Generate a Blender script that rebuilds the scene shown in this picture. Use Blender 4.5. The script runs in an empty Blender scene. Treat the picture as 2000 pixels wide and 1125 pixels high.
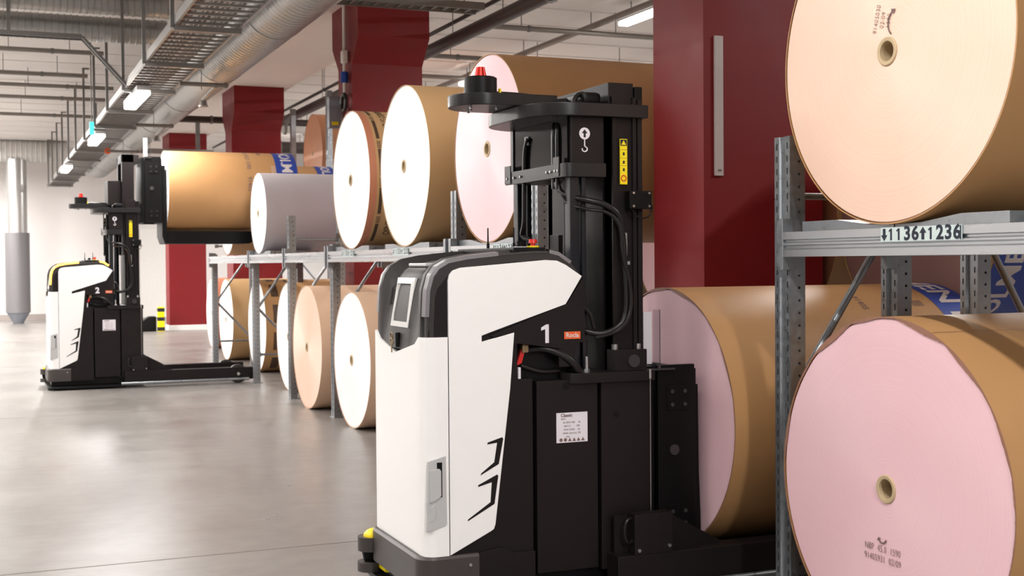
import bpy, bmesh, math, random
from mathutils import Vector, Matrix
R_ = random.Random(7)
PI = math.pi
sc = bpy.context.scene
C = sc.collection

# ------------------------------------------------------------------ camera, world, lights, exposure
def setup_camera():
    f, yaw, pit, roll, h = 2453.4, 0.3967, 0.0206, 0.0078, 1.475
    cam = bpy.data.cameras.new('camera')
    cam.sensor_width = 36.0
    cam.lens = 36.0 * f / 2000.0
    cam.clip_end = 200
    cam.dof.use_dof = True
    cam.dof.focus_distance = 4.9
    cam.dof.aperture_fstop = 7.0
    o = bpy.data.objects.new('camera', cam)
    C.objects.link(o)
    fwd = Vector((math.sin(yaw) * math.cos(pit), math.cos(yaw) * math.cos(pit), -math.sin(pit)))
    right = Vector((math.cos(yaw), -math.sin(yaw), 0))
    up = right.cross(fwd)
    r2 = right * math.cos(roll) + up * math.sin(roll) * -1
    u2 = right * math.sin(roll) + up * math.cos(roll)
    m = Matrix.Identity(4)
    for i in range(3):
        m[i][0] = r2[i]; m[i][1] = u2[i]; m[i][2] = -fwd[i]
    m[2][3] = h
    o.matrix_world = m
    sc.camera = o
setup_camera()
w = bpy.data.worlds.new('world'); sc.world = w; w.use_nodes = True
w.node_tree.nodes['Background'].inputs[0].default_value = (0.97, 0.98, 1.0, 1)
w.node_tree.nodes['Background'].inputs[1].default_value = 0.32
sc.view_settings.view_transform = 'Standard'
sc.view_settings.look = 'None'
sc.view_settings.exposure = 0.28
sc.view_settings.gamma = 1.0
sc.view_settings.use_curve_mapping = False
LAMP_W = 150.0        # hall luminaires, watts each
UPLIGHT = 0.3        # power share of the upward lamps added in the left rows
LAMP_COL = (1.0, 0.978, 0.955)

# ------------------------------------------------------------------ helpers: materials
def srgb(r, g, b):
    f = lambda c: (c / 255 / 12.92) if c / 255 <= 0.04045 else ((c / 255 + 0.055) / 1.055) ** 2.4
    return (f(r), f(g), f(b), 1)

def mat(name, col, rough=0.5, metal=0.0, var=0.06, scale=14.0, bump=0.0, bscale=60.0, stretch=None,
        spec=0.5, emis=None, estr=0.0, alpha=None, trans=0.0, rvar=0.0, coat=0.0):
    m = bpy.data.materials.new(name); m.use_nodes = True
    nt = m.node_tree; N = nt.nodes; L = nt.links
    b = N['Principled BSDF']
    b.inputs['Roughness'].default_value = rough
    b.inputs['Metallic'].default_value = metal
    b.inputs['Specular IOR Level'].default_value = spec
    b.inputs['Transmission Weight'].default_value = trans
    b.inputs['Coat Weight'].default_value = coat
    tc = N.new('ShaderNodeTexCoord')
    mp = N.new('ShaderNodeMapping'); L.new(tc.outputs['Object'], mp.inputs[0])
    if stretch: mp.inputs['Scale'].default_value = stretch
    no = N.new('ShaderNodeTexNoise'); no.inputs['Scale'].default_value = scale; no.inputs['Detail'].default_value = 5
    L.new(mp.outputs[0], no.inputs['Vector'])
    cr = N.new('ShaderNodeMix'); cr.data_type = 'RGBA'
    cr.inputs[6].default_value = tuple(c * (1 - var) for c in col[:3]) + (1,)
    cr.inputs[7].default_value = tuple(min(1, c * (1 + var)) for c in col[:3]) + (1,)
    L.new(no.outputs[0], cr.inputs[0]); L.new(cr.outputs[2], b.inputs['Base Color'])
    if rvar:
        mr = N.new('ShaderNodeMapRange'); mr.inputs[3].default_value = max(0.02, rough - rvar); mr.inputs[4].default_value = rough + rvar
        mr.inputs[1].default_value = 0.3; mr.inputs[2].default_value = 0.7
        L.new(no.outputs[0], mr.inputs[0]); L.new(mr.outputs[0], b.inputs['Roughness'])
    if bump:
        n2 = N.new('ShaderNodeTexNoise'); n2.inputs['Scale'].default_value = bscale; n2.inputs['Detail'].default_value = 3
        L.new(mp.outputs[0], n2.inputs['Vector'])
        bp = N.new('ShaderNodeBump'); bp.inputs['Strength'].default_value = bump; bp.inputs['Distance'].default_value = 0.004
        L.new(n2.outputs[0], bp.inputs['Height']); L.new(bp.outputs[0], b.inputs['Normal'])
    if emis:
        b.inputs['Emission Color'].default_value = emis; b.inputs['Emission Strength'].default_value = estr
    return m

def mat_paper(name, col, col2, rough=0.5, ring=140.0, aniso=0.85):
    """wound paper end: fine rings around the core, lathe-like sheen"""
    m = bpy.data.materials.new(name); m.use_nodes = True
    nt = m.node_tree; N = nt.nodes; L = nt.links; b = N['Principled BSDF']
    tc = N.new('ShaderNodeTexCoord'); sx = N.new('ShaderNodeSeparateXYZ'); L.new(tc.outputs['Object'], sx.inputs[0])
    cb = N.new('ShaderNodeCombineXYZ'); L.new(sx.outputs[1], cb.inputs[0]); L.new(sx.outputs[2], cb.inputs[1])
    ln = N.new('ShaderNodeVectorMath'); ln.operation = 'LENGTH'; L.new(cb.outputs[0], ln.inputs[0])
    no = N.new('ShaderNodeTexNoise'); no.noise_dimensions = '1D'; no.inputs['Scale'].default_value = ring; no.inputs['Detail'].default_value = 6
    L.new(ln.outputs['Value'], no.inputs['W'])
    n2 = N.new('ShaderNodeTexNoise'); n2.inputs['Scale'].default_value = 3.0; n2.inputs['Detail'].default_value = 4; L.new(tc.outputs['Object'], n2.inputs['Vector'])
    ad = N.new('ShaderNodeMath'); ad.operation = 'ADD'; L.new(no.outputs[0], ad.inputs[0]); L.new(n2.outputs[0], ad.inputs[1])
    mr = N.new('ShaderNodeMapRange'); mr.inputs[1].default_value = 0.7; mr.inputs[2].default_value = 1.3; L.new(ad.outputs[0], mr.inputs[0])
    mx = N.new('ShaderNodeMix'); mx.data_type = 'RGBA'; mx.inputs[6].default_value = col; mx.inputs[7].default_value = col2
    L.new(mr.outputs[0], mx.inputs[0]); L.new(mx.outputs[2], b.inputs['Base Color'])
    b.inputs['Roughness'].default_value = rough
    b.inputs['Anisotropic'].default_value = aniso
    tg = N.new('ShaderNodeTangent'); tg.direction_type = 'RADIAL'; tg.axis = 'X'; L.new(tg.outputs[0], b.inputs['Tangent'])
    b.inputs['Specular IOR Level'].default_value = 0.5
    bp = N.new('ShaderNodeBump'); bp.inputs['Strength'].default_value = 0.05; bp.inputs['Distance'].default_value = 0.002
    L.new(no.outputs[0], bp.inputs['Height']); L.new(bp.outputs[0], b.inputs['Normal'])
    return m

def mat_floor():
    m = bpy.data.materials.new('polished_concrete'); m.use_nodes = True
    nt = m.node_tree; N = nt.nodes; L = nt.links; b = N['Principled BSDF']
    tc = N.new('ShaderNodeTexCoord')
    n1 = N.new('ShaderNodeTexNoise'); n1.inputs['Scale'].default_value = 0.9; n1.inputs['Detail'].default_value = 8; n1.inputs['Roughness'].default_value = 0.65
    n2 = N.new('ShaderNodeTexNoise'); n2.inputs['Scale'].default_value = 7.0; n2.inputs['Detail'].default_value = 6
    L.new(tc.outputs['Object'], n1.inputs['Vector']); L.new(tc.outputs['Object'], n2.inputs['Vector'])
    mp = N.new('ShaderNodeMapping'); mp.inputs['Rotation'].default_value = (0, 0, 0.5); mp.inputs['Scale'].default_value = (0.4, 9, 1)
    L.new(tc.outputs['Object'], mp.inputs[0])
    n3 = N.new('ShaderNodeTexNoise'); n3.inputs['Scale'].default_value = 2.5; n3.inputs['Detail'].default_value = 4; L.new(mp.outputs[0], n3.inputs['Vector'])
    ad = N.new('ShaderNodeMath'); ad.operation = 'ADD'; L.new(n1.outputs[0], ad.inputs[0]); L.new(n2.outputs[0], ad.inputs[1])
    ad2 = N.new('ShaderNodeMath'); ad2.operation = 'MULTIPLY_ADD'; ad2.inputs[1].default_value = 0.45; L.new(n3.outputs[0], ad2.inputs[0]); L.new(ad.outputs[0], ad2.inputs[2])
    mr = N.new('ShaderNodeMapRange'); mr.inputs[1].default_value = 0.85; mr.inputs[2].default_value = 1.6; L.new(ad2.outputs[0], mr.inputs[0])
    mx = N.new('ShaderNodeMix'); mx.data_type = 'RGBA'; mx.inputs[6].default_value = srgb(114, 109, 105); mx.inputs[7].default_value = srgb(134, 129, 124)
    L.new(mr.outputs[0], mx.inputs[0]); L.new(mx.outputs[2], b.inputs['Base Color'])
    rr = N.new('ShaderNodeMapRange'); rr.inputs[1].default_value = 0.3; rr.inputs[2].default_value = 0.7; rr.inputs[3].default_value = 0.27; rr.inputs[4].default_value = 0.4
    L.new(n1.outputs[0], rr.inputs[0]); L.new(rr.outputs[0], b.inputs['Roughness'])
    b.inputs['Specular IOR Level'].default_value = 0.7
    bp = N.new('ShaderNodeBump'); bp.inputs['Strength'].default_value = 0.025; bp.inputs['Distance'].default_value = 0.01
    L.new(n2.outputs[0], bp.inputs['Height']); L.new(bp.outputs[0], b.inputs['Normal'])
    return m

M = {}
M['floor'] = mat_floor()
M['joint'] = mat('floor_joint_sealant', srgb(112, 104, 98), 0.6)
M['ceil'] = mat('ceiling_paint', srgb(226, 221, 217), 0.8, var=0.03, scale=3)
M['beam'] = mat('ceiling_beam_paint', srgb(226, 216, 210), 0.75, var=0.02, scale=3)
M['wall'] = mat('wall_paint', srgb(220, 216, 214), 0.8, var=0.03, scale=1.5)
M['skirting'] = mat('skirting_paint', srgb(160, 150, 145), 0.6)
M['red'] = mat('red_column_paint', srgb(116, 4, 12), 0.5, var=0.10, scale=4, bump=0.12, bscale=9, spec=0.4, rvar=0.05)
M['white_base'] = mat('column_plinth_paint', srgb(225, 222, 218), 0.6)
M['galv'] = mat('galvanised_steel', srgb(150, 154, 158), 0.36, 0.85, var=0.16, scale=35, rvar=0.1)
M['galv_beam'] = mat('galvanised_beam', srgb(188, 191, 194), 0.3, 0.9, var=0.04, scale=12, stretch=(1, 0.1, 1), rvar=0.08)
M['slot'] = mat('slot_dark', srgb(28, 28, 30), 0.9)
M['spiral'] = mat('spiral_duct_steel', srgb(172, 172, 170), 0.38, 0.85, var=0.1, scale=6, rvar=0.08)
M['pipe'] = mat('grey_pipe', srgb(128, 122, 116), 0.45, 0.5, var=0.08)
M['darkpipe'] = mat('dark_pipe', srgb(58, 48, 44), 0.5, 0.2)
M['tray'] = mat('tray_steel', srgb(150, 148, 146), 0.4, 0.75, var=0.12, scale=30)
M['post'] = mat('drop_post_steel', srgb(118, 116, 114), 0.5, 0.6, var=0.1)
M['cable'] = mat('cable_sheath', srgb(120, 112, 104), 0.6, var=0.4, scale=8, stretch=(20, 0.3, 5))
M['orange_cable'] = mat('orange_cable_sheath', srgb(168, 102, 58), 0.55)
M['tan'] = mat('kraft_wrap', srgb(180, 136, 90), 0.5, var=0.07, scale=5, bump=0.05, bscale=25, spec=0.35)
M['tan_light'] = mat('pale_kraft_wrap', srgb(196, 158, 112), 0.5, var=0.06, scale=5, bump=0.05, bscale=25, spec=0.35)
M['tan_dark'] = mat('torn_kraft_edge', srgb(146, 104, 84), 0.6, var=0.12, scale=12)
M['brownface'] = mat('brown_wrapped_end', srgb(150, 96, 70), 0.55, var=0.08, scale=2.0, spec=0.3)
M['mauve'] = mat('mauve_brown_wrapped_end', srgb(122, 88, 80), 0.55, var=0.05, scale=2.0, spec=0.3)
M['orangewrap'] = mat('orange_brown_wrap', srgb(202, 142, 106), 0.5, var=0.05, scale=3)
M['greywrap'] = mat('grey_paper_wrap', srgb(190, 182, 184), 0.5, var=0.03, scale=4)
M['peachwrap'] = mat('peach_paper_wrap', srgb(232, 196, 166), 0.5, var=0.03, scale=4)
M['saffron'] = mat('terracotta_wrap_edge', srgb(196, 128, 98), 0.5, var=0.04)
M['bluewrap'] = mat('blue_printed_wrap', srgb(38, 66, 150), 0.5, var=0.06)
M['brownprint'] = mat('brown_print', srgb(78, 58, 42), 0.6)
M['greyprint'] = mat('faded_grey_print', srgb(120, 96, 92), 0.7)
M['whiteprint'] = mat('pale_print', srgb(210, 200, 196), 0.6)
M['peach'] = mat_paper('peach_paper_end', srgb(234, 197, 176), srgb(239, 206, 186))
M['pink'] = mat_paper('pink_paper_end', srgb(232, 190, 198), srgb(236, 197, 204))
M['palepink'] = mat_paper('pale_pink_paper_end', srgb(236, 198, 204), srgb(240, 206, 210))
M['white_paper'] = mat_paper('white_paper_end', srgb(242, 240, 240), srgb(250, 248, 248))
M['ivory'] = mat_paper('ivory_paper_end', srgb(246, 240, 230), srgb(252, 248, 240))
M['core'] = mat('cardboard_core', srgb(186, 164, 130), 0.7, var=0.08)
M['agv_white'] = mat('white_body_panel', srgb(248, 247, 246), 0.28, var=0.01, spec=0.5, coat=0.2)
M['agv_black'] = mat('black_brown_steel', srgb(24, 18, 18), 0.45, var=0.1, scale=120, bump=0.06, bscale=400, spec=0.25)
M['agv_dark'] = mat('black_steel', srgb(9, 8, 9), 0.42, var=0.1, scale=60, spec=0.22)
M['agv_grey'] = mat('dark_grey_plastic', srgb(45, 41, 40), 0.5, var=0.08, scale=200, bump=0.05, bscale=500)
M['skirt'] = mat('dark_grey_skirt', srgb(62, 56, 54), 0.45, var=0.06, scale=150)
M['shelfgrey'] = mat('grey_black_satin_paint', srgb(26, 24, 25), 0.33, var=0.05, scale=60, spec=0.35)
M['agv_navy'] = mat('blue_black_steel', srgb(18, 21, 28), 0.3, 0.2, var=0.08)
M['glass_black'] = mat('black_gloss_cover', srgb(6, 6, 6), 0.10, var=0.02, spec=0.12)
M['lightstrip'] = mat('unlit_diffuser_strip', srgb(118, 115, 118), 0.35, var=0.04)
M['amber'] = mat('lit_amber_strip', srgb(255, 150, 50), 0.3, emis=srgb(255, 150, 45), estr=11.0)
M['redlit'] = mat('red_strip_housing', srgb(120, 20, 18), 0.4)
M['lgrey'] = mat('light_grey_plastic', srgb(188, 188, 188), 0.4, var=0.03)
M['white_plastic'] = mat('white_plastic', srgb(226, 226, 224), 0.4, var=0.02)
M['screen'] = mat('display_glass', srgb(14, 18, 28), 0.2, var=0.4, scale=9, spec=0.15, emis=srgb(24, 60, 120), estr=0.22)
M['yellow'] = mat('yellow_plastic', srgb(240, 214, 0), 0.4, var=0.05)
M['ylabel'] = mat('yellow_sticker', srgb(238, 214, 20), 0.45, var=0.02)
M['blackprint'] = mat('black_print', srgb(18, 18, 20), 0.6)
M['navyprint'] = mat('navy_print', srgb(16, 24, 44), 0.5)
M['whitelabel'] = mat('white_sticker', srgb(226, 222, 228), 0.45, var=0.03, scale=30)
M['mint'] = mat('pale_mint_sticker', srgb(200, 214, 212), 0.4, var=0.03)
M['orange'] = mat('orange_sticker', srgb(226, 94, 40), 0.5, var=0.03)
M['redbtn'] = mat('red_plastic', srgb(206, 34, 24), 0.3, coat=0.3)
M['redmetal'] = mat('red_anodised_cap', srgb(196, 34, 22), 0.26, 0.55, var=0.08, scale=60)
M['chrome'] = mat('zinc_bolt', srgb(200, 200, 198), 0.22, 0.9)
M['hose'] = mat('black_rubber_hose', srgb(22, 19, 18), 0.34, var=0.1, spec=0.4)
M['blueplug'] = mat('blue_plastic', srgb(20, 60, 150), 0.4)
M['greybox'] = mat('grey_switch_box', srgb(130, 134, 142), 0.5)
M['perf'] = mat('grey_perforated_metal', srgb(122, 120, 122), 0.5, 0.3, var=0.25, scale=160)
M['foil'] = mat('duct_foil', srgb(190, 190, 188), 0.3, 0.8, var=0.12, scale=12, stretch=(1, 1, 4))
M['duct_white'] = mat('white_duct_paint', srgb(196, 194, 190), 0.5, var=0.05, scale=4)
M['strip'] = mat('pale_grey_plastic_strip', srgb(186, 176, 174), 0.5, var=0.02)
M['brass'] = mat('tarnished_brass', srgb(150, 128, 96), 0.4, 0.6, var=0.2, scale=40)
M['greensign'] = mat('lit_green_sign', srgb(60, 200, 190), 0.4, emis=srgb(70, 210, 220), estr=1.2)
M['fluor'] = mat('lit_fluorescent_diffuser', srgb(255, 250, 242), 0.4, emis=srgb(255, 250, 242), estr=14.0)
M['fluor_dim'] = mat('lit_tube_diffuser', srgb(255, 252, 246), 0.4, emis=srgb(255, 252, 246), estr=6.0)
M['tyre'] = mat('polyurethane_tyre', srgb(48, 44, 42), 0.5)

def mat_clear():
    m = bpy.data.materials.new('clear_acrylic'); m.use_nodes = True
    N = m.node_tree.nodes; L = m.node_tree.links
    for n in list(N): N.remove(n)
    out = N.new('ShaderNodeOutputMaterial'); mx = N.new('ShaderNodeMixShader'); t = N.new('ShaderNodeBsdfTransparent'); g = N.new('ShaderNodeBsdfGlossy')
    g.inputs['Roughness'].default_value = 0.08; t.inputs[0].default_value = (0.86, 0.86, 0.88, 1)
    fr = N.new('ShaderNodeFresnel'); fr.inputs[0].default_value = 1.49
    L.new(fr.outputs[0], mx.inputs[0]); L.new(t.outputs[0], mx.inputs[1]); L.new(g.outputs[0], mx.inputs[2]); L.new(mx.outputs[0], out.inputs[0])
    return m
M['clear'] = mat_clear()

# ------------------------------------------------------------------ helpers: meshes
class MB:
    def __init__(s):
        s.bm = bmesh.new(); s.mats = []
    def _mi(s, m):
        if m is None: return 0
        if m not in s.mats: s.mats.append(m)
        return s.mats.index(m)
    def _tag(s, faces, m):
        i = s._mi(m)
        for f in faces: f.material_index = i
    def box(s, x0, x1, y0, y1, z0, z1, bev=0.0, m=None, seg=2):
        x0, x1 = sorted((x0, x1)); y0, y1 = sorted((y0, y1)); z0, z1 = sorted((z0, z1))
        t = bmesh.new(); bmesh.ops.create_cube(t, size=1)
        for v in t.verts:
            v.co = Vector(((x0 + x1) / 2 + v.co.x * (x1 - x0), (y0 + y1) / 2 + v.co.y * (y1 - y0), (z0 + z1) / 2 + v.co.z * (z1 - z0)))
        if bev: bmesh.ops.bevel(t, geom=t.edges[:], offset=min(bev, 0.45 * min(x1 - x0, y1 - y0, z1 - z0)), segments=seg, affect='EDGES', profile=0.5)
        s.join(t, m); return s
    def join(s, t, m=None, mx=None):
        me = bpy.data.meshes.new('tmp'); t.to_mesh(me); t.free()
        if mx is not None: me.transform(mx)
        n = len(s.bm.faces); s.bm.from_mesh(me); bpy.data.meshes.remove(me)
        s.bm.faces.ensure_lookup_table(); s._tag(s.bm.faces[n:], m)
    def prism(s, poly, axis, a0, a1, bev=0.0, m=None, seg=2):
        """poly: list of 2D points in the two other axes (x,z for 'y'; y,z for 'x'; x,y for 'z')"""
        def P(p, a):
            return {'y': (p[0], a, p[1]), 'x': (a, p[0], p[1]), 'z': (p[0], p[1], a)}[axis]
        t = bmesh.new()
        v0 = [t.verts.new(P(p, a0)) for p in poly]; v1 = [t.verts.new(P(p, a1)) for p in poly]
        t.faces.new(v0); t.faces.new(v1[::-1])
        n = len(poly)
        for i in range(n): t.faces.new((v0[i], v1[i], v1[(i + 1) % n], v0[(i + 1) % n]))
        bmesh.ops.recalc_face_normals(t, faces=t.faces[:])
        if bev:
            es = [e for e in t.edges if len(e.link_faces) == 2 and e.calc_face_angle(0) > 0.5]
            bmesh.ops.bevel(t, geom=es, offset=bev, segments=seg, affect='EDGES', profile=0.5)
        s.join(t, m); return s
    def cyl(s, p0, p1, r0, r1=None, n=20, m=None, caps=True):
        p0 = Vector(p0); p1 = Vector(p1); r1 = r0 if r1 is None else r1
        d = p1 - p0; t = bmesh.new()
        bmesh.ops.create_cone(t, cap_ends=caps, cap_tris=False, segments=n, radius1=r0, radius2=r1, depth=d.length)
        mx = Matrix.Translation((p0 + p1) / 2) @ d.to_track_quat('Z', 'Y').to_matrix().to_4x4()
        s.join(t, m, mx); return s
    def sphere(s, c, r, sc_=(1, 1, 1), m=None, n=16):
        t = bmesh.new(); bmesh.ops.create_uvsphere(t, u_segments=n, v_segments=n // 2, radius=r)
        s.join(t, m, Matrix.Translation(c) @ Matrix.Diagonal((*sc_, 1))); return s
    def torus(s, c, axis, R, r, n=24, k=8, m=None):
        t = bmesh.new(); rings = []
        for i in range(n):
            a = 2 * PI * i / n; rg = []
            for j in range(k):
                b = 2 * PI * j / k; q = R + r * math.cos(b)
                rg.append(t.verts.new((q * math.cos(a), q * math.sin(a), r * math.sin(b))))
            rings.append(rg)
        for i in range(n):
            for j in range(k):
                t.faces.new((rings[i][j], rings[(i + 1) % n][j], rings[(i + 1) % n][(j + 1) % k], rings[i][(j + 1) % k]))
        q = Vector(axis).to_track_quat('Z', 'Y').to_matrix().to_4x4()
        s.join(t, m, Matrix.Translation(c) @ q); return s
    def tube(s, pts, r, n=8, m=None, smooth=4):
        pts = [Vector(p) for p in pts]
        if smooth and len(pts) > 2:
            out = []
            P = [pts[0]] + pts + [pts[-1]]
            for i in range(1, len(P) - 2):
                for k in range(smooth):
                    u = k / smooth; a, b, c, d = P[i - 1], P[i], P[i + 1], P[i + 2]
                    out.append(0.5 * ((2 * b) + (c - a) * u + (2 * a - 5 * b + 4 * c - d) * u * u + (3 * b - a - 3 * c + d) * u ** 3))
            out.append(pts[-1]); pts = out
        t = bmesh.new(); rings = []
        up = Vector((0.3, 0.2, 0.93))
        for i, p in enumerate(pts):
            d = (pts[min(i + 1, len(pts) - 1)] - pts[max(i - 1, 0)]).normalized()
            a = d.cross(up)
            if a.length < 0.05: a = d.cross(Vector((1, 0, 0)))
            a.normalize(); b = d.cross(a).normalized(); up = b if b.dot(up) > 0 else -b
            rings.append([t.verts.new(p + (a * math.cos(2 * PI * j / n) + b * math.sin(2 * PI * j / n)) * r) for j in range(n)])
        for i in range(len(rings) - 1):
            for j in range(n): 
                t.faces.new((rings[i][j], rings[i][(j + 1) % n], rings[i + 1][(j + 1) % n], rings[i + 1][j]))
        t.faces.new(rings[0][::-1]); t.faces.new(rings[-1])
        bmesh.ops.recalc_face_normals(t, faces=t.faces[:])
        s.join(t, m); return s
    def lathe_x(s, prof, n=96, m=None, close=False):
        """prof: list of (x, r) revolved about the x axis; r==0 allowed only via open ends"""
        t = bmesh.new(); rings = []
        for x, r in prof:
            rings.append([t.verts.new((x, r * math.cos(2 * PI * j / n), r * math.sin(2 * PI * j / n))) for j in range(n)])
        for i in range(len(rings) - 1):
            for j in range(n):
                t.faces.new((rings[i][j], rings[i][(j + 1) % n], rings[i + 1][(j + 1) % n], rings[i + 1][j]))
        if close:
            for j in range(n): t.faces.new((rings[-1][j], rings[-1][(j + 1) % n], rings[0][(j + 1) % n], rings[0][j]))
        bmesh.ops.recalc_face_normals(t, faces=t.faces[:])
        s.join(t, m); return s
    def grid(s, rows, m=None):
        t = bmesh.new(); vs = [[t.verts.new(p) for p in r] for r in rows]
        for i in range(len(vs) - 1):
            for j in range(len(vs[0]) - 1):
                t.faces.new((vs[i][j], vs[i][j + 1], vs[i + 1][j + 1], vs[i + 1][j]))
        s.join(t, m); return s
    def bar(s, p0, p1, w, h, m=None, bev=0.0):
        p0 = Vector(p0); p1 = Vector(p1); d = p1 - p0
        t = bmesh.new(); bmesh.ops.create_cube(t, size=1)
        for v in t.verts: v.co = Vector((v.co.x * w, v.co.y * h, v.co.z * d.length))
        if bev: bmesh.ops.bevel(t, geom=t.edges[:], offset=bev, segments=2, affect='EDGES')
        s.join(t, m, Matrix.Translation((p0 + p1) / 2) @ d.to_track_quat('Z', 'Y').to_matrix().to_4x4()); return s
    def build(s, name, m, parent=None, smooth=40, origin=None):
        me = bpy.data.meshes.new(name)
        if origin is not None: bmesh.ops.translate(s.bm, verts=s.bm.verts[:], vec=-Vector(origin))
        s.bm.to_mesh(me); s.bm.free()
        mats = s.mats if s.mats else [None]
        for k in mats: me.materials.append(M[k] if k else M[m])
        if smooth:
            me.polygons.foreach_set('use_smooth', [True] * len(me.polygons)); me.set_sharp_from_angle(angle=math.radians(smooth))
        o = bpy.data.objects.new(name, me); C.objects.link(o)
        if smooth and len(me.polygons) < 60000:
            wn = o.modifiers.new('weighted_normal', 'WEIGHTED_NORMAL'); wn.keep_sharp = True
        if parent is not None: o.parent = parent
        if origin is not None: o.location = origin
        return o
# parts drawn with several materials name the first material None -> default
def thing(name, label, cat, loc=(0, 0, 0), rz=0.0, group=None):
    o = bpy.data.objects.new(name, None); o.empty_display_size = 0.1; C.objects.link(o)
    o.location = loc; o.rotation_euler = (0, 0, rz); tag(o, label, cat, group); return o
def tag(o, label=None, cat=None, group=None, kind=None):
    if label: o['label'] = label
    if cat: o['category'] = cat
    if group: o['group'] = group
    if kind: o['kind'] = kind
    return o
FACE_X = Matrix(((0, 0, -1, 0), (-1, 0, 0, 0), (0, 1, 0, 0), (0, 0, 0, 1)))      # lettering facing -X
FACE_Y = Matrix(((1, 0, 0, 0), (0, 0, -1, 0), (0, 1, 0, 0), (0, 0, 0, 1)))       # lettering facing -Y
def text_bm(body, size, bold=0.0, ext=0.0006, align='CENTER', spacing=1.0, sx=1.0):
    cu = bpy.data.curves.new('txt', 'FONT'); cu.body = body; cu.size = size; cu.align_x = align; cu.align_y = 'CENTER'
    cu.extrude = ext; cu.offset = bold; cu.resolution_u = 3; cu.space_character = spacing
    o = bpy.data.objects.new('txt', cu); C.objects.link(o)
    dg = bpy.context.evaluated_depsgraph_get(); me = bpy.data.meshes.new_from_object(o.evaluated_get(dg))
    bpy.data.objects.remove(o); bpy.data.curves.remove(cu)
    me.transform(Matrix.Diagonal((sx, 1, 1, 1)))
    b = bmesh.new(); b.from_mesh(me); bpy.data.meshes.remove(me); return b
def lettering(name, body, size, m, face, at, parent, bold=0.0, rot=0.0, spacing=1.0, sx=1.0, ext=0.0006, label=None, align='CENTER'):
    b = text_bm(body, size, bold, ext, align, spacing, sx); mb = MB()
    mb.join(b, None, Matrix.Translation(at) @ face @ Matrix.Rotation(rot, 4, 'Z'))
    o = mb.build(name, m, parent, smooth=0)
    if label: o['label'] = label
    return o

# ------------------------------------------------------------------ setting
H = 4.7
def structure(name, mb, m, smooth=0):
    o = mb.build(name, m, None, smooth); o['kind'] = 'structure'; return o
structure('floor', MB().box(-8, 12, -8, 37, -0.2, 0), 'floor')
cb = MB().box(-8, 12, -3, 37, H, H + 0.2)
for k in range(26):                                     # board joints of the ceiling
    cb.box(-8, 12, 8.0 + k * 1.1, 8.03 + k * 1.1, H - 0.012, H)
structure('ceiling', cb, 'ceil')
structure('wall_back', MB().box(-8, 12, 36.6, 36.8, 0, H), 'wall')
structure('wall_right', MB().box(11.8, 12, -8, 36.6, 0, H), 'wall')
structure('wall_left', MB().box(-8, -7.8, -8, 36.6, 0, H), 'wall')
structure('baseboard_back', MB().box(-7.8, 11.8, 36.56, 36.6, 0, 0.16), 'skirting')
structure('trim_1', MB().box(3.66, 4.72, -3, 36.6, 4.4, H), 'beam')            # concrete beam over the columns
d = MB().box(4.0, 5.1, 36.5, 36.6, 0, 2.5, 0.01); structure('door_1', d, 'white_base')
fj = MB()
for y in (6.45, 13.1, 19.7, 26.3): fj.box(-7.8, 11.8, y - 0.006, y + 0.006, 0.0, 0.0008)
for x in (-4.6,): fj.box(x - 0.005, x + 0.005, -8, 36.5, 0.0, 0.0008)
structure('trim_2', fj, 'joint')

# columns -------------------------------------------------------------
def column(y, label):
    t = thing('column', label, 'column', (4.2, y + 0.29, 0), 0, 'red columns along the rack')
    MB().box(-0.41, 0.41, -0.29, 0.29, 0.12, 3.72).build('shaft', 'red', t)
    MB().prism([(-0.2915, 3.70), (0.2915, 3.70), (0.55, 3.97), (0.55, 4.40), (-0.55, 4.40), (-0.55, 3.97)], 'x', -0.4115, 0.4115).build('capital', 'red', t)
    MB().box(-0.43, 0.43, -0.31, 0.31, 0, 0.12, 0.006).build('plinth', 'white_base', t)
    return t
column(6.2, 'nearest and widest red column, carrying a long pale strip, right of the robot mast')
column(13.6, 'red column with flared head and white conduit, behind the printed upper reel')
column(21.0, 'red column with flared head behind the grey reel and the raised reel')
column(28.9, 'farthest red column, seen below and above the reel raised by robot 2')
st = thing('marker_strip', 'long pale grey strip fixed upright on the nearest red column', 'strip', (3.885, 6.195, 1.96))
MB().box(-0.028, 0.028, -0.012, 0.006, 0, 0.80, 0.004).build('strip', 'strip', st)
lettering('number', '243', 0.018, 'blackprint', FACE_Y, (0.0, -0.0125, 0.03), st, 0.0004)

# conduit and boxes on the second column's side
t = thing('cable_conduit', 'white conduit running down the side of the flared red column', 'conduit', (3.742, 13.75, 3.0))
MB().cyl((0, 0, 0.38), (0, 0, 1.39), 0.018).build('pipe', 'white_base', t)
MB().box(-0.03, 0.03, -0.05, 0.05, 0.72, 0.86, 0.01).build('junction_box', 'white_base', t)
MB().cyl((0, 0, 0.50), (0, 0, 0.62), 0.042).build('plug', 'blueplug', t)
MB().torus((-0.01, 0.0, 0.28), (1, 0, 0), 0.09, 0.022, m=None).build('cable_loop', 'hose', t)
MB().tube([(0, 0, 0.2), (-0.02, 0.06, -0.05), (0.0, 0.02, -0.3), (-0.01, 0.08, -0.55), (0, 0, -0.8)], 0.008).build('cable', 'hose', t)
t = thing('switch_box', 'grey metal switch box beside the white conduit on the red column', 'box', (3.70, 14.06, 3.02))
MB().box(-0.07, 0.07, -0.05, 0.05, 0, 0.36, 0.01).build('box', 'greybox', t)
MB().box(-0.04, 0.04, -0.054, -0.05, 0.03, 0.07).build('sticker', 'ylabel', t)

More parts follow.
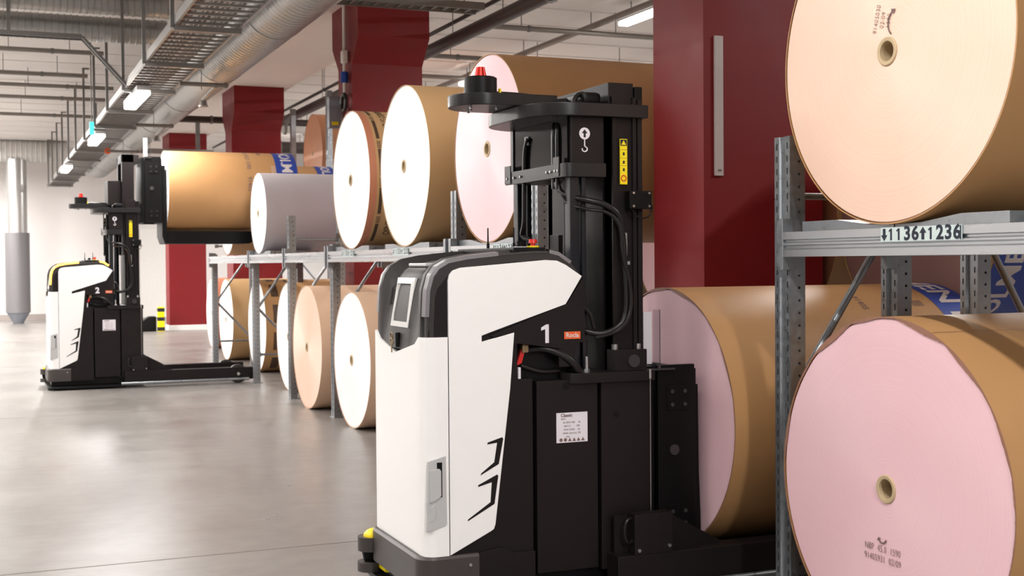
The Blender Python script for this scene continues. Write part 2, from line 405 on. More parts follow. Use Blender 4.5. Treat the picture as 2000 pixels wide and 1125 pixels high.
# ------------------------------------------------------------------ racks
def slots(mb, y, x, z0, z1, pitch=0.052, w=0.006, h=0.026, side='x'):
    z = z0
    while z < z1:
        if side == 'x': mb.box(x - 0.0006, x, y - w / 2, y + w / 2, z, z + h, m='slot')
        else: mb.cyl((x, y + 0.0003, z), (x, y - 0.0008, z), 0.006, n=8, m='slot')
        z += pitch
def upright_mb(x, y, ztop, detail=True):
    """C-shaped perforated upright: front flange towards -X, return flanges"""
    mb = MB(); g = 'galv'; hw = 0.054
    mb.prism([(x, y - hw), (x, y - 0.020), (x + 0.012, y - 0.014), (x + 0.012, y + 0.014), (x, y + 0.020), (x, y + hw),
              (x + 0.075, y + hw), (x + 0.075, y + hw - 0.004), (x + 0.006, y + hw - 0.004), (x + 0.006, y + 0.024), (x + 0.018, y + 0.018), (x + 0.018, y - 0.018),
              (x + 0.006, y - 0.024), (x + 0.006, y - hw + 0.004), (x + 0.075, y - hw + 0.004), (x + 0.075, y - hw)], 'z', 0.008, ztop, m=g)
    mb.box(x - 0.01, x + 0.10, y - 0.07, y + 0.07, 0, 0.008, m=g)
    if detail:
        slots(mb, y - 0.036, x, 0.06, ztop - 0.05); slots(mb, y + 0.036, x, 0.06, ztop - 0.05)
        slots(mb, y - hw, x + 0.045, 0.06, ztop - 0.03, 0.052, side='y')
    return mb
def frame(y, ztop, label, x0=3.05, depth=0.55, braces=None, detail=True):
    t = thing('rack_frame', label, 'rack frame', (x0, y, 0), 0, 'galvanised rack frames')
    xr = depth
    upright_mb(0, 0, ztop, detail).build('upright', 'galv', t, smooth=20)
    u = upright_mb(0, 0, ztop - 0.02, detail); 
    o = u.build('upright', 'galv', t, smooth=20); o.location = (xr, 0, 0)
    for z in (0.35, 1.74): 
        b = MB().cyl((0.06, 0, z), (xr, 0, z), 0.014, n=12); b.box(0.045, 0.10, -0.004, 0.004, z - 0.024, z + 0.024); b.box(xr - 0.03, xr + 0.03, -0.004, 0.004, z - 0.02, z + 0.02)
        b.build('strut', 'galv', t)
    for (za, zb) in (braces or ((0.93, 1.66), (0.93, 0.38))):
        MB().cyl((0.06, -0.005, za), (xr + 0.02, -0.005, zb), 0.016, n=12).build('brace', 'galv', t)
    return t
frame(4.375, 1.985, 'nearest galvanised rack frame, left of the big pink and peach reels')
frame(6.93, 1.98, 'galvanised rack frame partly hidden behind the mast of robot 1, beside the nearest red column')
frame(8.34, 1.98, 'galvanised rack frame standing left of the pale pink upper reel, behind robot 1')
frame(11.75, 1.66, 'galvanised rack frame between the two lower reels left of robot 1')
frame(13.60, 2.0, 'tall galvanised rack frame just left of the peach lower reel')
frame(15.60, 1.62, 'galvanised rack frame where the fork legs of robot 2 enter the rack')
frame(18.62, 1.62, 'farthest galvanised rack frame, left of the small white lower reels')
frame(4.375, 2.6, 'second row rack frame behind the rack, in front of the blue printed reel', 4.04, 0.62, ((1.62, 0.70), (0.2, 0.70)))
frame(18.02, 4.0, 'tall second row rack frame right of the orange brown top reel', 4.63, 0.62, ((1.6, 0.9), (0.3, 0.9)), False)
frame(20.35, 4.0, 'tall second row rack frame left of the orange brown top reel', 4.63, 0.62, ((1.6, 0.9), (0.3, 0.9)), False)

BP = [(0.050, 0.0), (0.0, 0.0), (0.0, 0.028), (0.010, 0.034), (0.010, 0.042), (0.0, 0.048), (0.0, 0.054), (0.010, 0.060), (0.010, 0.066), (0.0, 0.070), (0.0, 0.100), (0.050, 0.100)]
def beam(y0, y1, z, label, x=3.0, front=True, group='galvanised rack beams'):
    t = thing('rack_beam', label, 'rack beam', (x, (y0 + y1) / 2, z), 0, group)
    L = (y1 - y0) / 2
    pr = BP if front else [(0.05 - a, b) for a, b in BP]
    MB().prism([(a, b) for a, b in pr], 'y', -L, L).build('rail', 'galv_beam', t, smooth=0)
    for s in (-1, 1):
        c = MB(); yy = s * (L + 0.008)
        c.box(-0.002, 0.05, yy - 0.022, yy + 0.022, -0.055, 0.155, 0.003); c.box(0.046, 0.10, yy - 0.004 * s - 0.003, yy - 0.004 * s + 0.003, -0.075, 0.15)
        c.cyl((0.075, yy - 0.008, -0.045), (0.075, yy - 0.0085 + 0.012, -0.045), 0.008, n=10, m=None)
        c.build('connector', 'galv', t)
    return t
ZB = 1.488
YS = [1.2, 4.375, 6.93, 8.34, 11.75, 13.60, 15.60, 18.62]
names = ['front rack beam under the peach upper reel, carrying the large black location numbers',
         'front rack beam crossing behind the mast of robot 1',
         'front rack beam under the two white upper reels',
         'front rack beam between the peach lower reel and the grey upper reel',
         'front rack beam below the grey upper reel',
         'farthest front rack beam, above the small white lower reels']
rn = ['rear rack beam under the peach upper reel', 'rear rack beam behind the mast of robot 1', 'rear rack beam under the two white upper reels',
      'rear rack beam above the peach lower reel', 'rear rack beam below the grey upper reel', 'farthest rear rack beam above the small white lower reels']
beams = []
for k in (0, 2, 3, 4, 5, 6):
    a, b = YS[k] + (0.062), YS[k + 1] - 0.062
    if k == 0: a = 1.2
    q = len(beams)
    beams.append(beam(a, b, ZB, names[q]))
    beam(a, b, ZB, rn[q], 3.53, False)
beam(4.45, 7.38, 0.955, 'second row beam carrying the brown reel with the blue printed wrap', 4.82, True)
beam(4.45, 7.38, 0.955, 'rear second row beam behind the brown reel with blue wrap', 5.40, False)
beam(18.09, 20.28, 2.42, 'high second row beam under the orange brown top reel', 4.60, True)
beam(18.09, 20.28, 2.42, 'high rear second row beam behind the orange brown top reel', 5.28, False)
# location labels on the beams
def loc_label(bm_, yc, w, txt1, txt2, size):
    by = bm_.location.y
    lb = MB().box(-0.0045, -0.001, yc - by - w / 2, yc - by + w / 2, 0.050, 0.101, 0.0); o = lb.build('location_label', 'mint', bm_, 0)
    b = MB(); f = w / 0.41
    for k, tx in enumerate((txt1, txt2)):
        cx = yc - by + f * (0.083 if k == 0 else -0.122)
        for q, ch in enumerate(tx):
            c = cx + f * 0.041 * (1.5 - q)
            if ch == '1':
                b.prism([(c - 0.001, 0.0545), (c - 0.001, 0.0965), (c + 0.005, 0.0965), (c + 0.015, 0.0900), (c + 0.015, 0.0845), (c + 0.0075, 0.0885), (c + 0.0075, 0.0545)], 'x', -0.0056, -0.0045)
            else:
                b.join(text_bm(ch, size, 0.0020, 0.0005, sx=1.08 * f), None, Matrix.Translation((-0.005, c, 0.0755)) @ FACE_X)
        ay = yc - by + f * (0.185 if k == 0 else -0.018); s = -1 if k == 0 else 1
        b.prism([(ay - 0.007, 0.0755 - s * 0.021), (ay + 0.007, 0.0755 - s * 0.021), (ay + 0.007, 0.0755 + s * 0.002), (ay + 0.017, 0.0755 + s * 0.002), (ay, 0.0755 + s * 0.023), (ay - 0.017, 0.0755 + s * 0.002), (ay - 0.007, 0.0755 + s * 0.002)], 'x', -0.0056, -0.0045)
    b.box(-0.0056, -0.0045, yc - by - w / 2 + 0.002, yc - by - w / 2 + 0.008, 0.052, 0.099)
    p = b.build('numbers', 'navyprint', o, 0); return o
loc_label(beams[0], 3.482, 0.41, '1136', '1236', 0.068)
loc_label(beams[1], 7.28, 0.36, '1134', '1234', 0.058)
loc_label(beams[2], 9.40, 0.41, '1133', '1233', 0.058)
loc_label(beams[2], 10.95, 0.41, '1132', '1232', 0.058)

def cradle(yc, zb, R, label, x0=3.03, L=0.58):
    """two sheet-metal wedges that keep a reel from rolling on the beams"""
    t = thing('reel_cradle', label, 'cradle', (x0, yc, zb), 0, 'sheet metal reel cradles')
    for s in (-1, 1):
        MB().prism([(s * 0.004, 0), (s * 0.004, 0.0125), (s * 0.14, 0.016), (s * 0.34, 0.040), (s * 0.56, 0.040), (s * 0.56, 0)], 'x', 0, L, 0.001).build('wedge', 'galv', t)
    return t

# ------------------------------------------------------------------ paper reels
def bend_band(mb, tb, R, x0, ang0, flip=1, m=None):
    """bend lettering round the reel: text runs along the girth, letters stand along the axis"""
    me = bpy.data.meshes.new('t'); tb.to_mesh(me); tb.free()
    for v in me.vertices:
        u, vv, ww = v.co; a = ang0 + flip * u / R; r = R + 0.0012 + ww
        v.co = (x0 + vv * flip * -1, r * math.cos(a) * -1, r * math.sin(a))
    b = bmesh.new(); b.from_mesh(me); bpy.data.meshes.remove(me)
    bmesh.ops.recalc_face_normals(b, faces=b.faces[:]); mb.join(b, m)
def patch(mb, R, x0, x1, a0, a1, m=None, lift=0.0012):
    n = max(2, int(abs(a1 - a0) / 0.05))
    rows = []
    for i in range(n + 1):
        a = a0 + (a1 - a0) * i / n
        rows.append([(x, -(R + lift) * math.cos(a), (R + lift) * math.sin(a)) for x in (x0, x1)])
    mb.grid(rows, m)
def reel(label, x, y, zbot, D, L=1.59, face='white_paper', wrap='tan', core=0.05, torn=0.0, rim=0.0, group='paper reels', core_r=0.037, hub=True, seed=1, edge='tan_dark'):
    R = D / 2
    t = thing('paper_reel', label, 'paper reel', (x, y, zbot + R), 0, group)
    rr = random.Random(seed)
    Ri = R - 0.006
    b = MB(); b.lathe_x([(0.0, core_r + 0.016), (0.0, Ri * 0.5), (0.0, Ri - 0.004), (0.004, Ri), (L - 0.004, Ri), (L, Ri - 0.004), (L, core_r + 0.016)], 128)
    b.build('paper', face, t)
    b = MB(); n = 160; t2 = bmesh.new(); rows = []
    for j in range(n + 1):
        a = 2 * PI * j / n
        jag = 0.0
        if torn: jag = torn * (0.5 + 0.5 * math.sin(a * 7 + seed) * math.sin(a * 13 + 2 * seed)) + rr.uniform(-1, 1) * torn * 0.25
        rows.append([(x0, -r * math.cos(a), r * math.sin(a)) for x0, r in ((-jag * 0.0 - 0.003, Ri + 0.001), (-0.003, R), (L * 0.5, R), (L + 0.004, R), (L + 0.004, Ri + 0.001))])
    b.grid(rows); w_ = b.build('wrapper', wrap, t)
    if torn:                                            # crumpled edge of the wrapper folded just over the rim
        b = MB(); rows = []
        for j in range(n * 2 + 1):
            a = PI * j / n
            q = max(0.0, math.sin(a * 1.0 - 0.05)) ** 0.5
            dd = 0.003 + torn * q * abs(0.55 * math.sin(a * 4.3 + seed) + 0.45 * math.sin(a * 10.7 + 2.1 * seed)) + rr.uniform(0, torn * 0.12)
            rows.append([(-0.0045, -(R + 0.001) * math.cos(a), (R + 0.001) * math.sin(a)), (-0.004, -(R - dd) * math.cos(a), (R - dd) * math.sin(a))])
        b.grid(rows); b.build('torn_wrapper_edge', edge, t, smooth=0)
    if hub:
        b = MB(); b.lathe_x([(0.25, core_r), (-0.004, core_r), (-0.006, core_r + 0.003), (-0.006, core_r + 0.013), (-0.003, core_r + 0.016), (0.02, core_r + 0.016)], 48)
        b.cyl((0.25, 0, 0), (0.26, 0, 0), core_r, n=32); b.build('core_tube', 'core', t)
    return t
A_ = reel('big peach reel on the upper shelf at the right edge', 3.03, 3.69, 1.602, 1.254, face='peach', wrap='tan', seed=3)
B_ = reel('big pink reel with torn kraft wrap on the floor at the right edge', 3.03, 3.70, 0.0, 1.265, face='pink', wrap='tan', torn=0.022, seed=5)
E1 = reel('pink reel picked up by robot 1, with torn kraft edge', 3.05, 5.35, 0.105, 1.24, L=1.59, face='pink', wrap='tan', torn=0.014, seed=9)
C_ = reel('pale pink upper reel behind the mast of robot 1', 3.06, 7.707, 1.602, 1.237, face='palepink', wrap='tan', seed=2)
D_ = reel('glaring white upper reel with plain tan wrap, second left of robot 1 mast', 3.05, 9.461, 1.602, 1.267, face='ivory', wrap='tan_light', seed=4)
E_ = reel('white upper reel with a terracotta edge and dark printed bands', 3.06, 11.06, 1.602, 1.247, face='white_paper', wrap='tan_light', seed=6)
F_ = reel('white lower reel right beside the white body of robot 1', 3.01, 10.912, 0.0, 1.218, face='white_paper', wrap='peachwrap', seed=7, core_r=0.034)
G_ = reel('peach lower reel between the two near rack frames in the middle', 3.01, 12.607, 0.0, 1.25, face='peach', wrap='peachwrap', seed=8, core_r=0.034)
K_ = reel('grey wrapped small upper reel beside the raised reel', 3.04, 15.143, 1.602, 0.968, face='white_paper', wrap='greywrap', seed=10, core_r=0.034)
H_ = reel('grey white lower reel half hidden behind the tall rack frame', 3.23, 14.44, 0.0, 1.26, L=0.5, face='white_paper', wrap='tan', seed=11, core_r=0.034)
I_ = reel('white lower reel with brown printed wrap at the fork legs of robot 2', 3.42, 17.22, 0.0, 1.26, L=1.15, face='white_paper', wrap='tan', seed=12, core_r=0.034)
J_ = reel('white lower reel with plain tan wrap, farthest fully visible one', 3.42, 19.62, 0.0, 1.25, L=1.15, face='white_paper', wrap='tan_light', seed=13, core_r=0.034)
N_ = reel('lower reel with reddish wrap at the far end of the rack, mostly hidden', 3.68, 22.5, 0.0, 1.24, L=1.2, face='white_paper', wrap='saffron', seed=14, core_r=0.034)
T_ = reel('tan reel with blue printed band, lifted high by robot 2', 2.07, 16.17, 1.897, 1.0, L=1.59, face='white_paper', wrap='tan', seed=15, core_r=0.034)
V_ = reel('upper reel whose blue banded top peeks out behind the grey reel', 3.05, 17.32, 1.602, 1.23, L=1.42, face='white_paper', wrap='tan', seed=16, core_r=0.034)
O_ = reel('orange brown reel on the highest shelf, left of the printed white reel', 4.60, 18.75, 2.535, 1.2, face='orangewrap', wrap='orangewrap', seed=17, core_r=0.02)
M_ = reel('brown faced reel with blue printed wrap in the second row', 4.72, 5.54, 1.067, 1.26, face='mauve', wrap='tan', seed=18, hub=False)
W_ = reel('orange brown reel in the second row between the nearest red column and its brown neighbour', 4.72, 6.80, 1.067, 1.22, face='brownface', wrap='tan', seed=20, hub=False)
X_ = reel('dusky pink second row reel seen in the gap right of the robot 1 mast', 4.72, 8.15, 1.067, 1.2, face='pink', wrap='tan', seed=21, hub=False)
Q_ = reel('beige upper second row reel behind the nearest red column', 4.72, 7.985, 2.65, 0.88, face='brownface', wrap='tan', seed=19, hub=False)
beam(7.54, 8.75, 0.955, 'second row beam under the dusky pink second row reel', 4.82, True)
beam(7.54, 8.75, 0.955, 'rear second row beam under the dusky pink second row reel', 5.40, False)
beam(7.54, 8.75, 2.535, 'high second row beam under the beige reel behind the red column', 4.82, True)
beam(7.54, 8.75, 2.535, 'high rear beam under the beige reel behind the red column', 5.40, False)
frame(7.47, 2.9, 'second row rack frame hidden behind the nearest red column', 4.78, 0.62, ((1.6, 0.9), (0.3, 0.9)), False)
frame(8.82, 2.9, 'second row rack frame behind the pale pink reel', 4.78, 0.62, ((1.6, 0.9), (0.3, 0.9)), False)

for lab, y, z, r, xx in (('cradle wedges under the peach upper reel at the right edge', 3.69, 1.590, 0.627, 3.06), ('cradle wedges under the pale pink upper reel', 7.707, 1.590, 0.6185, 3.06),
                     ('cradle wedges under the plain tan white upper reel', 9.461, 1.590, 0.6335, 3.06), ('cradle wedges under the printed white upper reel', 11.06, 1.590, 0.6235, 3.06),
                     ('cradle wedges under the grey upper reel', 15.143, 1.590, 0.484, 3.06)):
    cradle(y, z, r, lab, xx)

# prints on the wraps -------------------------------------------------
def band(parent, R, x0, x1, m, name, a0=-PI * 0.5, a1=PI * 1.5, label=None):
    mb = MB(); patch(mb, R, x0, x1, a0, a1); o = mb.build(name, m, parent)
    if label: o['label'] = label
    return o
def chevrons(mb, R, xc, wdt, ang, n, step=0.035):
    for k in range(n):
        a = ang + k * step
        rows = []
        for s in (-1, 0, 1):
            aa = a - (0.02 if s == 0 else 0.0)
            rows.append([(xc + s * wdt, -(R + 0.0014) * math.cos(aa + q), (R + 0.0014) * math.sin(aa + q)) for q in (0, 0.014)])
        mb.grid(rows)
# E: terracotta edge, brown bars with chevrons, company lettering
RE = 1.247 / 2
band(E_, RE, -0.002, 0.06, 'saffron', 'edge_band', label='terracotta edge band')
mb = MB()
for a in (-0.9, -0.35, 0.2, 0.75, 1.3):
    patch(mb, RE, 0.085, 0.115, a - 0.19, a + 0.19, lift=0.0014); chevrons(mb, RE, 0.10, 0.018, a + 0.22, 4, 0.03)
    patch(mb, RE, 0.36, 0.40, a - 0.1, a + 0.28, lift=0.0014)
for a in (-0.62, 0.03, 0.68, 1.33):
    bend_band(mb, text_bm('STORAENSO', 0.085, 0.001, 0.0003, sx=0.8), RE, 0.20, a, -1)
mb.build('printing', 'brownprint', E_)
# I: similar print in brown
mb = MB(); RI = 0.63
for a in (-0.9, -0.3, 0.3, 0.9, 1.5):
    patch(mb, RI, 0.10, 0.20, a - 0.2, a + 0.2); patch(mb, RI, 0.34, 0.37, a - 0.26, a + 0.26)
mb.build('printing', 'brownprint', I_)
def holmen(parent, R, xa, xb, a_list, size, m='whiteprint', dirn=-1):
    band(parent, R, xa, xb, 'bluewrap', 'blue_band')
    mb = MB()
    for a in a_list: bend_band(mb, text_bm('HOLMEN', size, 0.004, 0.0003), R + 0.001, (xa + xb) / 2, a, dirn)
    chevrons(mb, R + 0.001, xa - 0.03, 0.03, 0.4, 6, 0.05)
    mb.build('lettering', m, parent)
holmen(E1, 0.62, 1.36, 1.59, (0.25, 1.66), 0.20)
holmen(T_, 0.50, 1.32, 1.59, (0.75, 2.2), 0.19)
holmen(V_, 0.615, 1.17, 1.42, (0.9, 2.0), 0.17)
band(M_, 0.63, 0.02, 0.62, 'bluewrap', 'blue_band')
mb = MB()
for a in (-0.62, 0.42, 1.46):
    bend_band(mb, text_bm('HOLMEN', 0.17, 0.004, 0.0003), 0.631, 0.16, a, 1)
mb.build('lettering', 'whiteprint', M_)
mb = MB()
for a, s_ in ((1.35, '45.0'), (0.85, '45.0 1590'), (0.15, '91402')):
    bend_band(mb, text_bm(s_, 0.075, 0.001, 0.0003), 0.50, 0.98, a, -1)
bend_band(mb, text_bm('NBP', 0.06, 0.001, 0.0003), 0.50, 1.14, 1.25, -1)
mb.build('stencil', 'greyprint', T_)
mb = MB(); bend_band(mb, text_bm('91405', 0.05, 0.0, 0.0003), 0.62, 0.92, 1.05, -1)
for k in range(7): patch(mb, 0.62, 1.22, 1.29, 0.98 + k * 0.012, 0.985 + k * 0.012)
mb.build('stencil', 'greyprint', E1)
# wrapper seam on B
mb = MB(); patch(mb, 1.265 / 2, 0.0, 1.58, 1.18, 1.184, lift=0.002); mb.build('wrapper_seam', 'tan_dark', B_)

# ink stamps on the two big ends: dotted characters and a curved arrow
def stamp(parent, lines, at, rot, size, arrow, name='ink_stamp', sx=0.75):
    mb = MB(); base = Matrix.Translation(at) @ FACE_X @ Matrix.Rotation(rot, 4, 'Z')
    for k, s_ in enumerate(lines):
        mb.join(text_bm(s_, size, -0.0006, 0.0004, sx=sx, spacing=1.1), None, base @ Matrix.Translation((0, -k * size * 1.05, 0)))
    ax, ay, ar, a0, a1, ahead = arrow
    n = 12; t2 = bmesh.new(); rows = []
    for i in range(n + 1):
        a = a0 + (a1 - a0) * i / n; wd = 0.0035
        rows.append([(ax + (ar + q) * math.cos(a), ay + (ar + q) * math.sin(a), 0.0004) for q in (-wd, wd)])
    vs = [[t2.verts.new(p) for p in r] for r in rows]
    for i in range(n): t2.faces.new((vs[i][0], vs[i][1], vs[i + 1][1], vs[i + 1][0]))
    s_ = 1 if a1 > a0 else -1
    tip = a1 + s_ * 0.35; t2.faces.new([t2.verts.new((ax + q * math.cos(b_), ay + q * math.sin(b_), 0.0004)) for q, b_ in ((ar - 0.013, a1 - s_ * 0.05), (ar + 0.013, a1 - s_ * 0.05), (ar, tip))])
    o = mb.build(name, 'greyprint', parent, 0)
    mb = MB(); mb.join(t2, None, base); mb.build('ink_arrow', 'greyprint', parent, 0)
    return o
stamp(B_, ('NBP  45.0  1590', '91405931  02/09'), (-0.003, 0.02, -0.225), 0.0, 0.036, (0.0, 0.045, 0.022, 2 * PI - 0.3, PI + 0.5, 0))
stamp(A_, ('91405030', '02/09', '1590'), (-0.003, 0.055, 0.125), PI * 0.42, 0.032, (0.0, -0.115, 0.05, PI * 0.85, PI * 0.25, 0))

# ------------------------------------------------------------------ the two guided forklifts
def agv(root, lift, amber, number, fork_h, stage):
    hw = 0.37
    P = lambda mb, n, m, s=40, par=None: mb.build(n, m, par or root, s)
    # core body
    core = [(0.03, 0.10), (0.03, 1.18), (0.06, 1.36), (0.13, 1.44), (0.24, 1.475), (0.56, 1.497), (0.60, 1.492), (0.66, 1.465), (0.745, 1.405), (0.745, 1.125), (0.43, 1.125), (0.43, 0.975), (0.50, 0.975), (0.50, 0.10)]
    P(MB().prism(core, 'y', -hw + 0.014, hw - 0.014, 0.004), 'body', 'agv_black')
    wp = [(0.113, 0.25), (0.113, 1.400), (0.120, 1.425), (0.135, 1.442), (0.168, 1.453), (0.559, 1.483), (0.613, 1.480), (0.654, 1.462), (0.732, 1.412), (0.653, 1.291), (0.442, 1.224), (0.262, 1.166), (0.262, 1.140), (0.411, 1.176), (0.39, 0.935), (0.318, 0.365), (0.311, 0.345), (0.298, 0.337)]
    for s in (-1, 1):
        sp = P(MB().prism(wp, 'y', s * (hw - 0.014), s * hw, 0.003), 'side_panel', 'agv_white')
        for poly in ([(0.282, 0.706), (0.284, 0.714), (0.350, 0.733), (0.355, 0.726), (0.334, 0.620), (0.250, 0.577), (0.254, 0.586), (0.313, 0.629), (0.327, 0.711)],
                     [(0.239, 0.529), (0.240, 0.537), (0.326, 0.576), (0.331, 0.570), (0.313, 0.452), (0.191, 0.388), (0.193, 0.396), (0.295, 0.461), (0.301, 0.545)]):
            P(MB().prism(poly, 'y', s * (hw - 0.001), s * (hw + 0.0008)), 'bracket_mark', 'agv_black', 0, sp)
    # rear shell, rounded corners, V-shaped upper rim
    def plan(x0, r, xe, w, n=6):
        pts = [(xe, -w)]
        for k in range(n + 1):
            a = PI / 2 * k / n; pts.append((x0 + r - r * math.sin(a), -w + r - r * math.cos(a)))
        for k in range(1, 12): pts.append((x0, (-w + r) + (2 * (w - r)) * k / 12))
        for k in range(n + 1):
            a = PI / 2 * (1 - k / n); pts.append((x0 + r - r * math.sin(a), w - r + r * math.cos(a)))
        pts.append((xe, w)); return pts
    pl = plan(0.0, 0.06, 0.109, hw)
    def vtop(y):
        a = abs(y)
        return 1.165 if a > 0.31 else 1.165 - 0.03 * min(1, (0.31 - a) / 0.04) - 0.05 * max(0, 1 - a / 0.27)
    mb = MB(); rows = []
    for (x, y) in pl: rows.append([(x + 0.012 * 0, y, 0.25), (x, y, 0.7), (x, y, vtop(y))])
    mb.grid(rows); mb.grid([[(x, y, vtop(y)) for x, y in pl], [(x + 0.03, y * 0.92, vtop(y) - 0.01) for x, y in pl]])
    P(mb, 'rear_shell', 'agv_white', 35)
    # hood: two side fins with a console valley between them
    prof = [(0.004, 1.10), (0.006, 1.25), (0.012, 1.36), (0.030, 1.425), (0.060, 1.465), (0.110, 1.493), (0.20, 1.510), (0.34, 1.524), (0.50, 1.534), (0.58, 1.534), (0.63, 1.522), (0.69, 1.482), (0.742, 1.415)]
    nrm = []
    for i in range(len(prof)):
        a = prof[max(0, i - 1)]; b = prof[min(len(prof) - 1, i + 1)]; dx, dz = b[0] - a[0], b[1] - a[1]; l = math.hypot(dx, dz); nrm.append((dz / l, -dx / l))   # inward
    def off(y, i):
        a = abs(y)
        if a > 0.347: return 0.020 + (a - 0.347) * 0.4
        if a > 0.305: return 0.012
        if a > 0.273: return 0.0
        t_ = i / (len(prof) - 1); depth = 0.05 * min(1.0, max(0.0, (prof[i][1] - 1.12) / 0.25)) 
        if a > 0.235: return depth * (0.273 - a) / 0.038
        if a > 0.17: return depth
        return depth - 0.022 * min(1, (0.17 - a) / 0.05) * min(1.0, max(0.0, (prof[i][1] - 1.12) / 0.2))
    ys = [-0.358, -0.349, -0.347, -0.307, -0.304, -0.274, -0.255, -0.235, -0.20, -0.17, -0.145, -0.12, -0.06, 0, 0.06, 0.12, 0.145, 0.17, 0.20, 0.235, 0.255, 0.274, 0.304, 0.307, 0.347, 0.349, 0.358]
    rows = []
    for y in ys:
        zmin = vtop(y) - 0.02
        rows.append([(p[0] + nrm[i][0] * off(y, i) + 0.006, y, max(p[1] + nrm[i][1] * off(y, i), zmin if i == 0 else 0)) for i, p in enumerate(prof)])
    mb = MB(); mb.grid(rows)
    for r_ in (rows[0], rows[-1]):
        mb.grid([r_, [(q[0] + 0.03, q[1] * 0.99, q[2] - 0.05) for q in r_]])
    hood = P(mb, 'hood', 'agv_grey', 50)
    # light strips along the fins
    smat = 'amber' if amber else 'lightstrip'
    def strip(i0, i1, s, name='light_strip'):
        rows = []
        sub = []
        for i in range(i0, i1):
            for k in range(4):
                u = k / 4; sub.append((prof[i][0] * (1 - u) + prof[i + 1][0] * u, prof[i][1] * (1 - u) + prof[i + 1][1] * u, nrm[i][0], nrm[i][1]))
        sub.append((*prof[i1], *nrm[i1]))
        for y, o_ in ((0.3065, 0.012), (0.309, 0.003), (0.350, 0.006), (0.353, 0.022)):
            rows.append([(q[0] + 0.006 + q[2] * o_, s * y, q[1] + q[3] * o_) for q in sub])
        m_ = MB(); m_.grid(rows); o = P(m_, name, smat)
        if amber: o['label'] = 'glowing amber light strip'
        else: o['label'] = 'grey unlit light strip'
    for s in (-1, 1):
        strip(1, 7, s); strip(9, 11, s)
    # top control cap with antennas and push buttons
    P(MB().box(0.42, 0.57, -0.345, 0.345, 1.515, 1.538, 0.004), 'top_cap', 'agv_dark')
    P(MB().cyl((0.47, -0.30, 1.536), (0.47, -0.30, 1.542), 0.030, n=24), 'button_plate', 'lgrey'); bt = MB().cyl((0.47, -0.30, 1.535), (0.47, -0.30, 1.547), 0.022, n=20); bt.cyl((0.47, -0.30, 1.547), (0.47, -0.30, 1.565), 0.014, 0.016, n=20); P(bt, 'start_button', 'agv_dark')
    MBy = MB().cyl((0.53, -0.30, 1.535), (0.53, -0.30, 1.545), 0.027, n=24); yb = P(MBy, 'emergency_stop', 'yellow')
    P(MB().cyl((0.53, -0.30, 1.545), (0.53, -0.30, 1.556), 0.010, n=16).cyl((0.53, -0.30, 1.556), (0.53, -0.30, 1.574), 0.019, 0.017, n=24), 'button', 'redbtn', 40, yb)
    for x_, y_ in ((0.44, 0.0), (0.525, -0.10)):
        P(MB().cyl((x_, y_, 1.535), (x_, y_, 1.56), 0.007, n=10).cyl((x_, y_, 1.56), (x_, y_, 1.63), 0.004, 0.003, n=8), 'antenna', 'agv_dark')
    # console on the rear: white screen housing, display, key switch
    sh = MB()
    y0, y1, za, zb = -0.125, 0.125, 1.195, 1.410
    def hx(z): return 0.022 if z < 1.34 else 0.022 + (z - 1.34) * 0.55
    fr = [(y0, za), (y1, za), (y1, zb), (y0, zb)]; inn = [(y0 + 0.016, za + 0.022), (y1 - 0.022, za + 0.022), (y1 - 0.03, zb - 0.025), (y0 + 0.022, zb - 0.025)]; dpt = [(y0 + 0.018, za + 0.035), (y1 - 0.115, za + 0.035), (y1 - 0.115, zb - 0.04), (y0 + 0.022, zb - 0.04)]
    v = lambda p, dx: (hx(p[1]) + dx, p[0], p[1])
    for i in range(4):
        j = (i + 1) % 4
        sh.grid([[v(fr[i], 0.03), v(fr[j], 0.03)], [v(fr[i], -0.008), v(fr[j], -0.008)], [v(inn[i], -0.008), v(inn[j], -0.008)], [v(dpt[i], 0.075), v(dpt[j], 0.075)]])
    shell = P(sh, 'screen_housing', 'white_plastic', 20); shell['label'] = 'white screen housing'
    ds = MB(); ds.grid([[(hx(p[1]) + 0.072, p[0], p[1]) for p in (dpt[0], dpt[1])], [(hx(p[1]) + 0.072, p[0], p[1]) for p in (dpt[3], dpt[2])]])
    P(ds, 'display', 'screen', 0, shell)
    P(MB().box(0.10, 0.22, -0.12, 0.12, 1.458, 1.474, 0.006), 'top_pad', 'lgrey')
    ks = P(MB().box(-0.004, 0.02, -0.012, 0.006, 1.105, 1.17, 0.004), 'key_switch', 'agv_dark')
    P(MB().torus((-0.008, 0.035, 1.155), (1, 0, 0.2), 0.014, 0.003).torus((-0.008, 0.038, 1.128), (1, 0.3, 0), 0.012, 0.003).box(-0.010, -0.006, 0.034, 0.042, 1.08, 1.12), 'keys', 'brass', 40, ks)
    # grey latch on the side of the rear shell
    lp = P(MB().prism([(0.016, 0.651), (0.096, 0.671), (0.099, 0.385), (0.09, 0.377), (0.012, 0.356), (0.008, 0.362)], 'y', -hw - 0.004, -hw + 0.01, 0.003), 'latch_plate', 'lgrey')
    P(MB().box(0.055, 0.078, -hw - 0.0048, -hw, 0.50, 0.645), 'recess', 'agv_dark', 0, lp)
    P(MB().prism([(0.022, 0.48), (0.022, 0.615), (0.064, 0.62), (0.072, 0.61), (0.072, 0.505), (0.05, 0.49)], 'y', -hw - 0.012, -hw, 0.003), 'handle', 'lgrey', 40, lp)
    P(MB().prism([(0.026, 0.40), (0.026, 0.46), (0.046, 0.475), (0.05, 0.42), (0.04, 0.405)], 'y', -hw - 0.007, -hw, 0.002), 'lower_grip', 'lgrey', 40, lp)
    # skirt
    sk = plan(-0.022, 0.075, 0.24, hw + 0.006)
    mb = MB(); inner = plan(-0.004, 0.062, 0.24, hw - 0.01)
